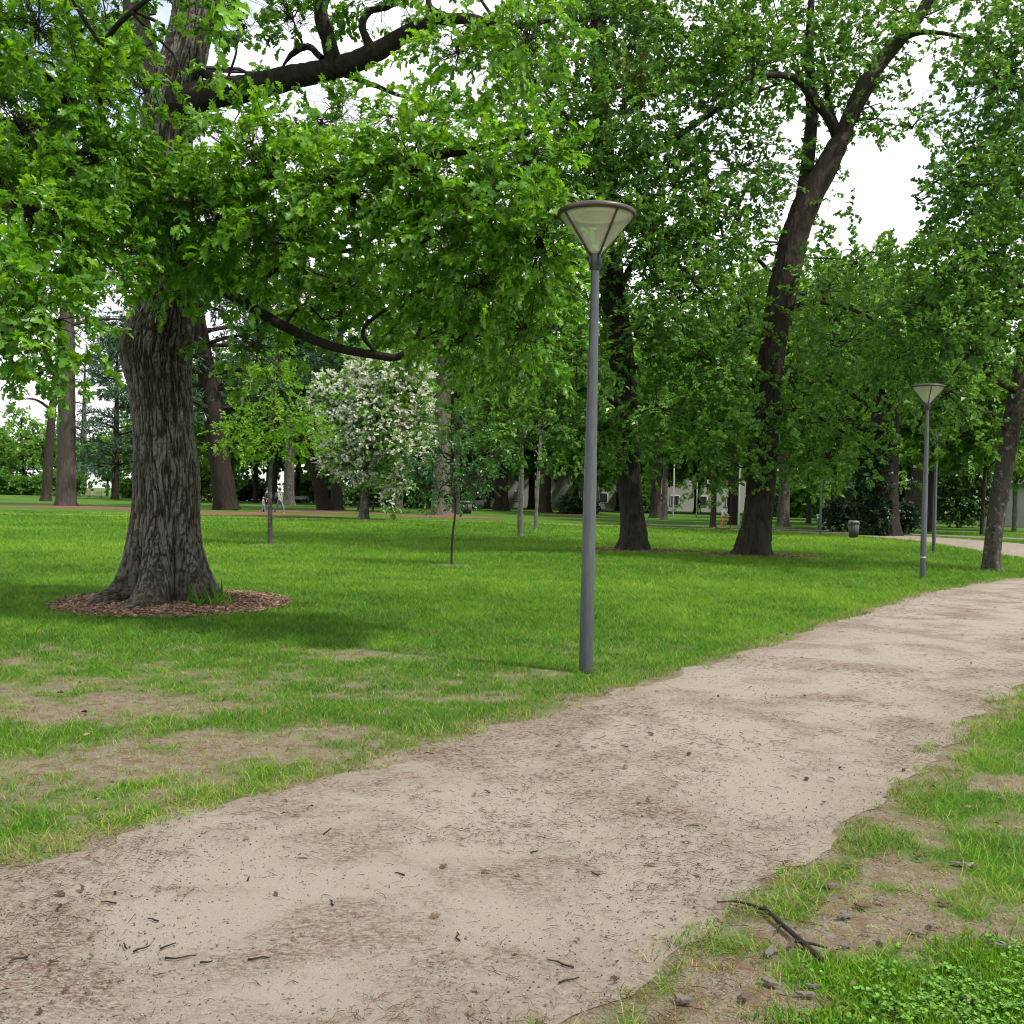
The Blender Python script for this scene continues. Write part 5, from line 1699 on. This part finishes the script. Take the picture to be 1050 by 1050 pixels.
for s_ in (-1, 1):
    g = Geo(); g.tube(spline(np.array([[s_ * .1, .16, .44], [s_ * .11, .02, .50], [s_ * .12, -.15, .34], [s_ * .13, .10, .05]]), 12), .018, 6); g.build('strap', DENIM, bp, np.zeros(3))
# child on a scooter
cb = G(741, 544)
RZ = PI / 2 + .1          # heading to the right of the photo
person((cb[0], cb[1], .10), 1.22, RZ, 'child in a blue helmet and orange leggings riding a scooter', SKYC, ORANGE, .1, arms_fwd=1, lean=.1, hat=BLUEH, shoe=ORANGE)
sc_ = thing('kick_scooter', 'black kick scooter with orange wheels ridden by the child in the blue helmet', 'scooter', (cb[0], cb[1], 0), None, RZ)
g = Geo(); g.box((0, .05, .085), (.14, .72, .03), None, None, .01); g.build('deck', DARKMETAL, sc_, np.zeros(3))
g = Geo(); g.tube([(0, -.42, .10), (0, -.36, .76)], .018, 10); g.tube([(0, -.30, .09), (0, -.41, .14)], .02, 8); g.build('steering_column', DARKMETAL, sc_, np.zeros(3))
g = Geo(); g.tube([(-.2, -.36, .76), (.2, -.36, .76)], .018, 10); g.build('handlebar', ORANGE, sc_, np.zeros(3))
for y_ in (-.46, .46):
    g = Geo(); th = np.linspace(0, 2 * PI, 25)
    g.tube(np.stack([0 * th, y_ + .075 * np.cos(th), .095 + .075 * np.sin(th)], 1), .02, 8); g.tube([(-.02, y_, .095), (.02, y_, .095)], .045, 12)
    g.build('wheel', ORANGE, sc_, np.zeros(3))
# seated dark figure far right of centre
cb = G(849, 541)
bench(G(852, 543.5), 1.5, WHITE_M, 'pale bench under the dark tree left of the litter bin', .1)
person(G(850, 545), 1.70, PI * .8, 'person in black standing by the pale bench near the litter bin', NAVY, NAVY, .08)

# ------------------------------------------------------------------ far buildings and parked cars
def building(px, d, L, W, h, rz, label, wall, roof, nwin=5, storeys=1):
    w_ = P(px, 508, d)
    b = np.array([w_[0], w_[1], 0.])
    o = thing('park_building', label, 'building', b, None, rz)
    z = np.zeros(3)
    g = Geo(); g.box((0, 0, h / 2), (L, W, h)); g.build('wall', wall, o, z, False)
    g = Geo()
    V = np.array([[-L / 2 - .4, -W / 2 - .4, h + .003], [L / 2 + .4, -W / 2 - .4, h + .003], [L / 2 + .4, W / 2 + .4, h + .003], [-L / 2 - .4, W / 2 + .4, h + .003], [-L / 2 + 1, 0, h + 1.8], [L / 2 - 1, 0, h + 1.8]])
    g.add(V, [np.array([[0, 1, 5, 4], [2, 3, 4, 5]]), np.array([[1, 2, 5], [3, 0, 4]]), np.array([[3, 2, 1, 0]])])
    g.build('roof', roof, o, z, False)
    sh = h / storeys
    for st in range(storeys):
        for k in range(nwin):
            x = -L / 2 + (k + .5) * L / nwin
            g = Geo(); g.box((x, -W / 2 - .02, st * sh + sh * .52), (1.2, .10, 1.4), None, None, .02); wn_ = g.build('window', WHITE_M, o, z, False)
            g = Geo(); g.box((x, -W / 2 - .075, st * sh + sh * .52), (1.0, .02, 1.2)); g.build('pane', plain('window_glass', (.04, .05, .06), .08, 0, .6), wn_, z, False)
    g = Geo(); g.box((L * .1, -W / 2 - .03, 1.03), (.95, .1, 2.06), None, None, .01); g.build('door', plain('door_paint', (.10, .11, .12), .5), o, z, False)
    return o


WALLW = plain('white_render', (.42, .42, .40), .8, 0, .2, .06)
WALLB = plain('cream_render', (.30, .285, .25), .8, 0, .2, .08)
ROOFG = plain('slate_roof', (.16, .18, .22), .7); ROOFR = plain('tile_roof', (.24, .11, .07), .8)
building(1175, 84, 24, 8, 3.4, .1, 'white low building at the far right behind the yellow green tree', WALLW, ROOFG, 5)
building(560, 142, 34, 9, 6.0, .0, 'long pale building glimpsed through the trunks at centre', WALLB, ROOFG, 9, 2)
building(430, 150, 12, 9, 5.0, .1, 'house with a slate blue roof behind the stout trunk', WALLW, ROOFG, 4, 2)
building(730, 140, 22, 9, 5.5, -.05, 'white house glimpsed between the two big oaks', WALLW, ROOFR, 6, 2)
building(905, 128, 24, 8, 3.4, .05, 'long low pale building behind the ivy clad trunk', WALLB, ROOFG, 7)


def car(px, d, rz, col, label):
    w_ = P(px, 508, d)
    b = np.array([w_[0], w_[1], 0.])
    o = thing('parked_car', label, 'car', b, 'cars parked beyond the trees', rz)
    z = np.zeros(3)
    prof = np.array([[-2.1, .35], [-2.12, .75], [-1.9, .92], [-1.45, .95], [-.85, 1.42], [.55, 1.45], [1.25, .98], [1.95, .86], [2.12, .66], [2.1, .35]])
    g = Geo(); n = len(prof)
    ys_ = [(-.84, 1), (-.80, 1.0), (.80, 1.0), (.84, 1)]
    V = np.concatenate([np.stack([prof[:, 0] * (1 if abs(y_) < .82 else .985), np.full(n, y_ * 1.0) * np.where(prof[:, 1] > 1.2, .82, 1), prof[:, 1]], 1) for y_, _ in ys_])
    q = [[a * n + k, a * n + (k + 1) % n, (a + 1) * n + (k + 1) % n, (a + 1) * n + k] for a in range(3) for k in range(n)]
    g.add(V, [np.array(q), np.array([list(range(n))[::-1], list(range(3 * n, 4 * n))])])
    g.build('body', plain('car_paint', col, .25, .2, .6, .03), o, z, False)
    gl = plain('car_glass', (.02, .025, .03), .05, 0, .7)
    for s_ in (-1, 1):
        g = Geo(); g.add(np.array([[-1.3, s_ * .855, .97], [1.1, s_ * .855, .98], [.5, s_ * .705, 1.39], [-.82, s_ * .705, 1.37]]) , np.array([[0, 1, 2, 3]])); g.build('window', gl, o, z, False)
        for x in (-1.3, 1.3):
            g = Geo(); th = np.linspace(0, 2 * PI, 25)
            g.tube(np.stack([x + .23 * np.cos(th), 0 * th + s_ * .78, .33 + .23 * np.sin(th)], 1), .10, 8)
            wh = g.build('wheel', plain('tyre', (.02, .02, .02), .8), o, z)
            g = Geo(); g.tube([(x, s_ * .74, .33), (x, s_ * .85, .33)], .17, 16); g.build('rim', plain('alloy', (.4, .4, .42), .3, .8), wh, z)
        g = Geo(); g.box((2.07, s_ * .6, .70), (.08, .3, .12), None, None, .02); g.build('headlight', WHITE_M, o, z)
    return o


car(601, 116, .1, (.55, .56, .58), 'silver parked car behind the low dark bush at centre')
car(666, 118, .05, (.62, .62, .62), 'white parked car beyond the trunk right of the straight oak')
car(820, 112, .0, (.42, .06, .05), 'red parked car glimpsed right of the forked oak')
car(833, 114, .0, (.66, .66, .66), 'white parked car behind the small dark stemmed tree')
car(497, 122, .0, (.5, .5, .52), 'pale grey parked car left of the reddish brown trunk')

# ------------------------------------------------------------------ light
SUN = np.array([.78, -.42, 1.25]); SUN = SUN / np.linalg.norm(SUN)
elev = math.asin(SUN[2]); azim = math.atan2(SUN[0], SUN[1])
sl = bpy.data.lights.new('sun', 'SUN'); sl.energy = 3.2; sl.angle = math.radians(2.5); sl.color = (1.0, .95, .86)
so = bpy.data.objects.new('sun', sl); COL.objects.link(so)
so.rotation_euler = Vector(-SUN).to_track_quat('-Z', 'Y').to_euler()
so.location = (10, 0, 30)
wd = bpy.data.worlds.new('World'); SC.world = wd; wd.use_nodes = True
nt = wd.node_tree
bg = nt.nodes['Background']
sky = nt.nodes.new('ShaderNodeTexSky'); sky.sky_type = 'NISHITA'; sky.sun_disc = False
sky.sun_elevation = elev; sky.sun_rotation = azim
tc = nt.nodes.new('ShaderNodeTexCoord')
mp = nt.nodes.new('ShaderNodeMapping'); mp.inputs['Scale'].default_value = (1, 1, 2.2)
nz = nt.nodes.new('ShaderNodeTexNoise'); nz.inputs['Scale'].default_value = 2.2; nz.inputs['Detail'].default_value = 7; nz.inputs['Roughness'].default_value = .55
cr1 = nt.nodes.new('ShaderNodeValToRGB'); cr1.color_ramp.elements[0].position = .30; cr1.color_ramp.elements[1].position = .48
cr2 = nt.nodes.new('ShaderNodeValToRGB'); cr2.color_ramp.elements[0].position = .35; cr2.color_ramp.elements[1].position = .7
cr2.color_ramp.elements[0].color = (3.3, 3.55, 3.9, 1); cr2.color_ramp.elements[1].color = (7.6, 7.7, 7.8, 1)
mxn = nt.nodes.new('ShaderNodeMix'); mxn.data_type = 'RGBA'
nt.links.new(tc.outputs['Generated'], mp.inputs['Vector']); nt.links.new(mp.outputs[0], nz.inputs['Vector'])
nt.links.new(nz.outputs['Fac'], cr1.inputs[0]); nt.links.new(nz.outputs['Fac'], cr2.inputs[0])
nt.links.new(cr1.outputs[0], mxn.inputs[0]); nt.links.new(sky.outputs[0], mxn.inputs[6]); nt.links.new(cr2.outputs[0], mxn.inputs[7])
nt.links.new(mxn.outputs[2], bg.inputs['Color'])
bg.inputs['Strength'].default_value = .15

vs = SC.view_settings
SC.display_settings.display_device = 'sRGB'
vs.view_transform = 'Standard'; vs.look = 'None'; vs.exposure = 0.78; vs.gamma = 1.0; vs.use_curve_mapping = False
cy = SC.cycles
cy.max_bounces = 7; cy.diffuse_bounces = 4; cy.glossy_bounces = 2; cy.transmission_bounces = 4; cy.transparent_max_bounces = 8
cy.filter_width = 1.1
cy.caustics_reflective = False; cy.caustics_refractive = False
cy.sample_clamp_indirect = 6.0
print('faces', sum(len(o.data.polygons) for o in bpy.data.objects if o.type == 'MESH'))
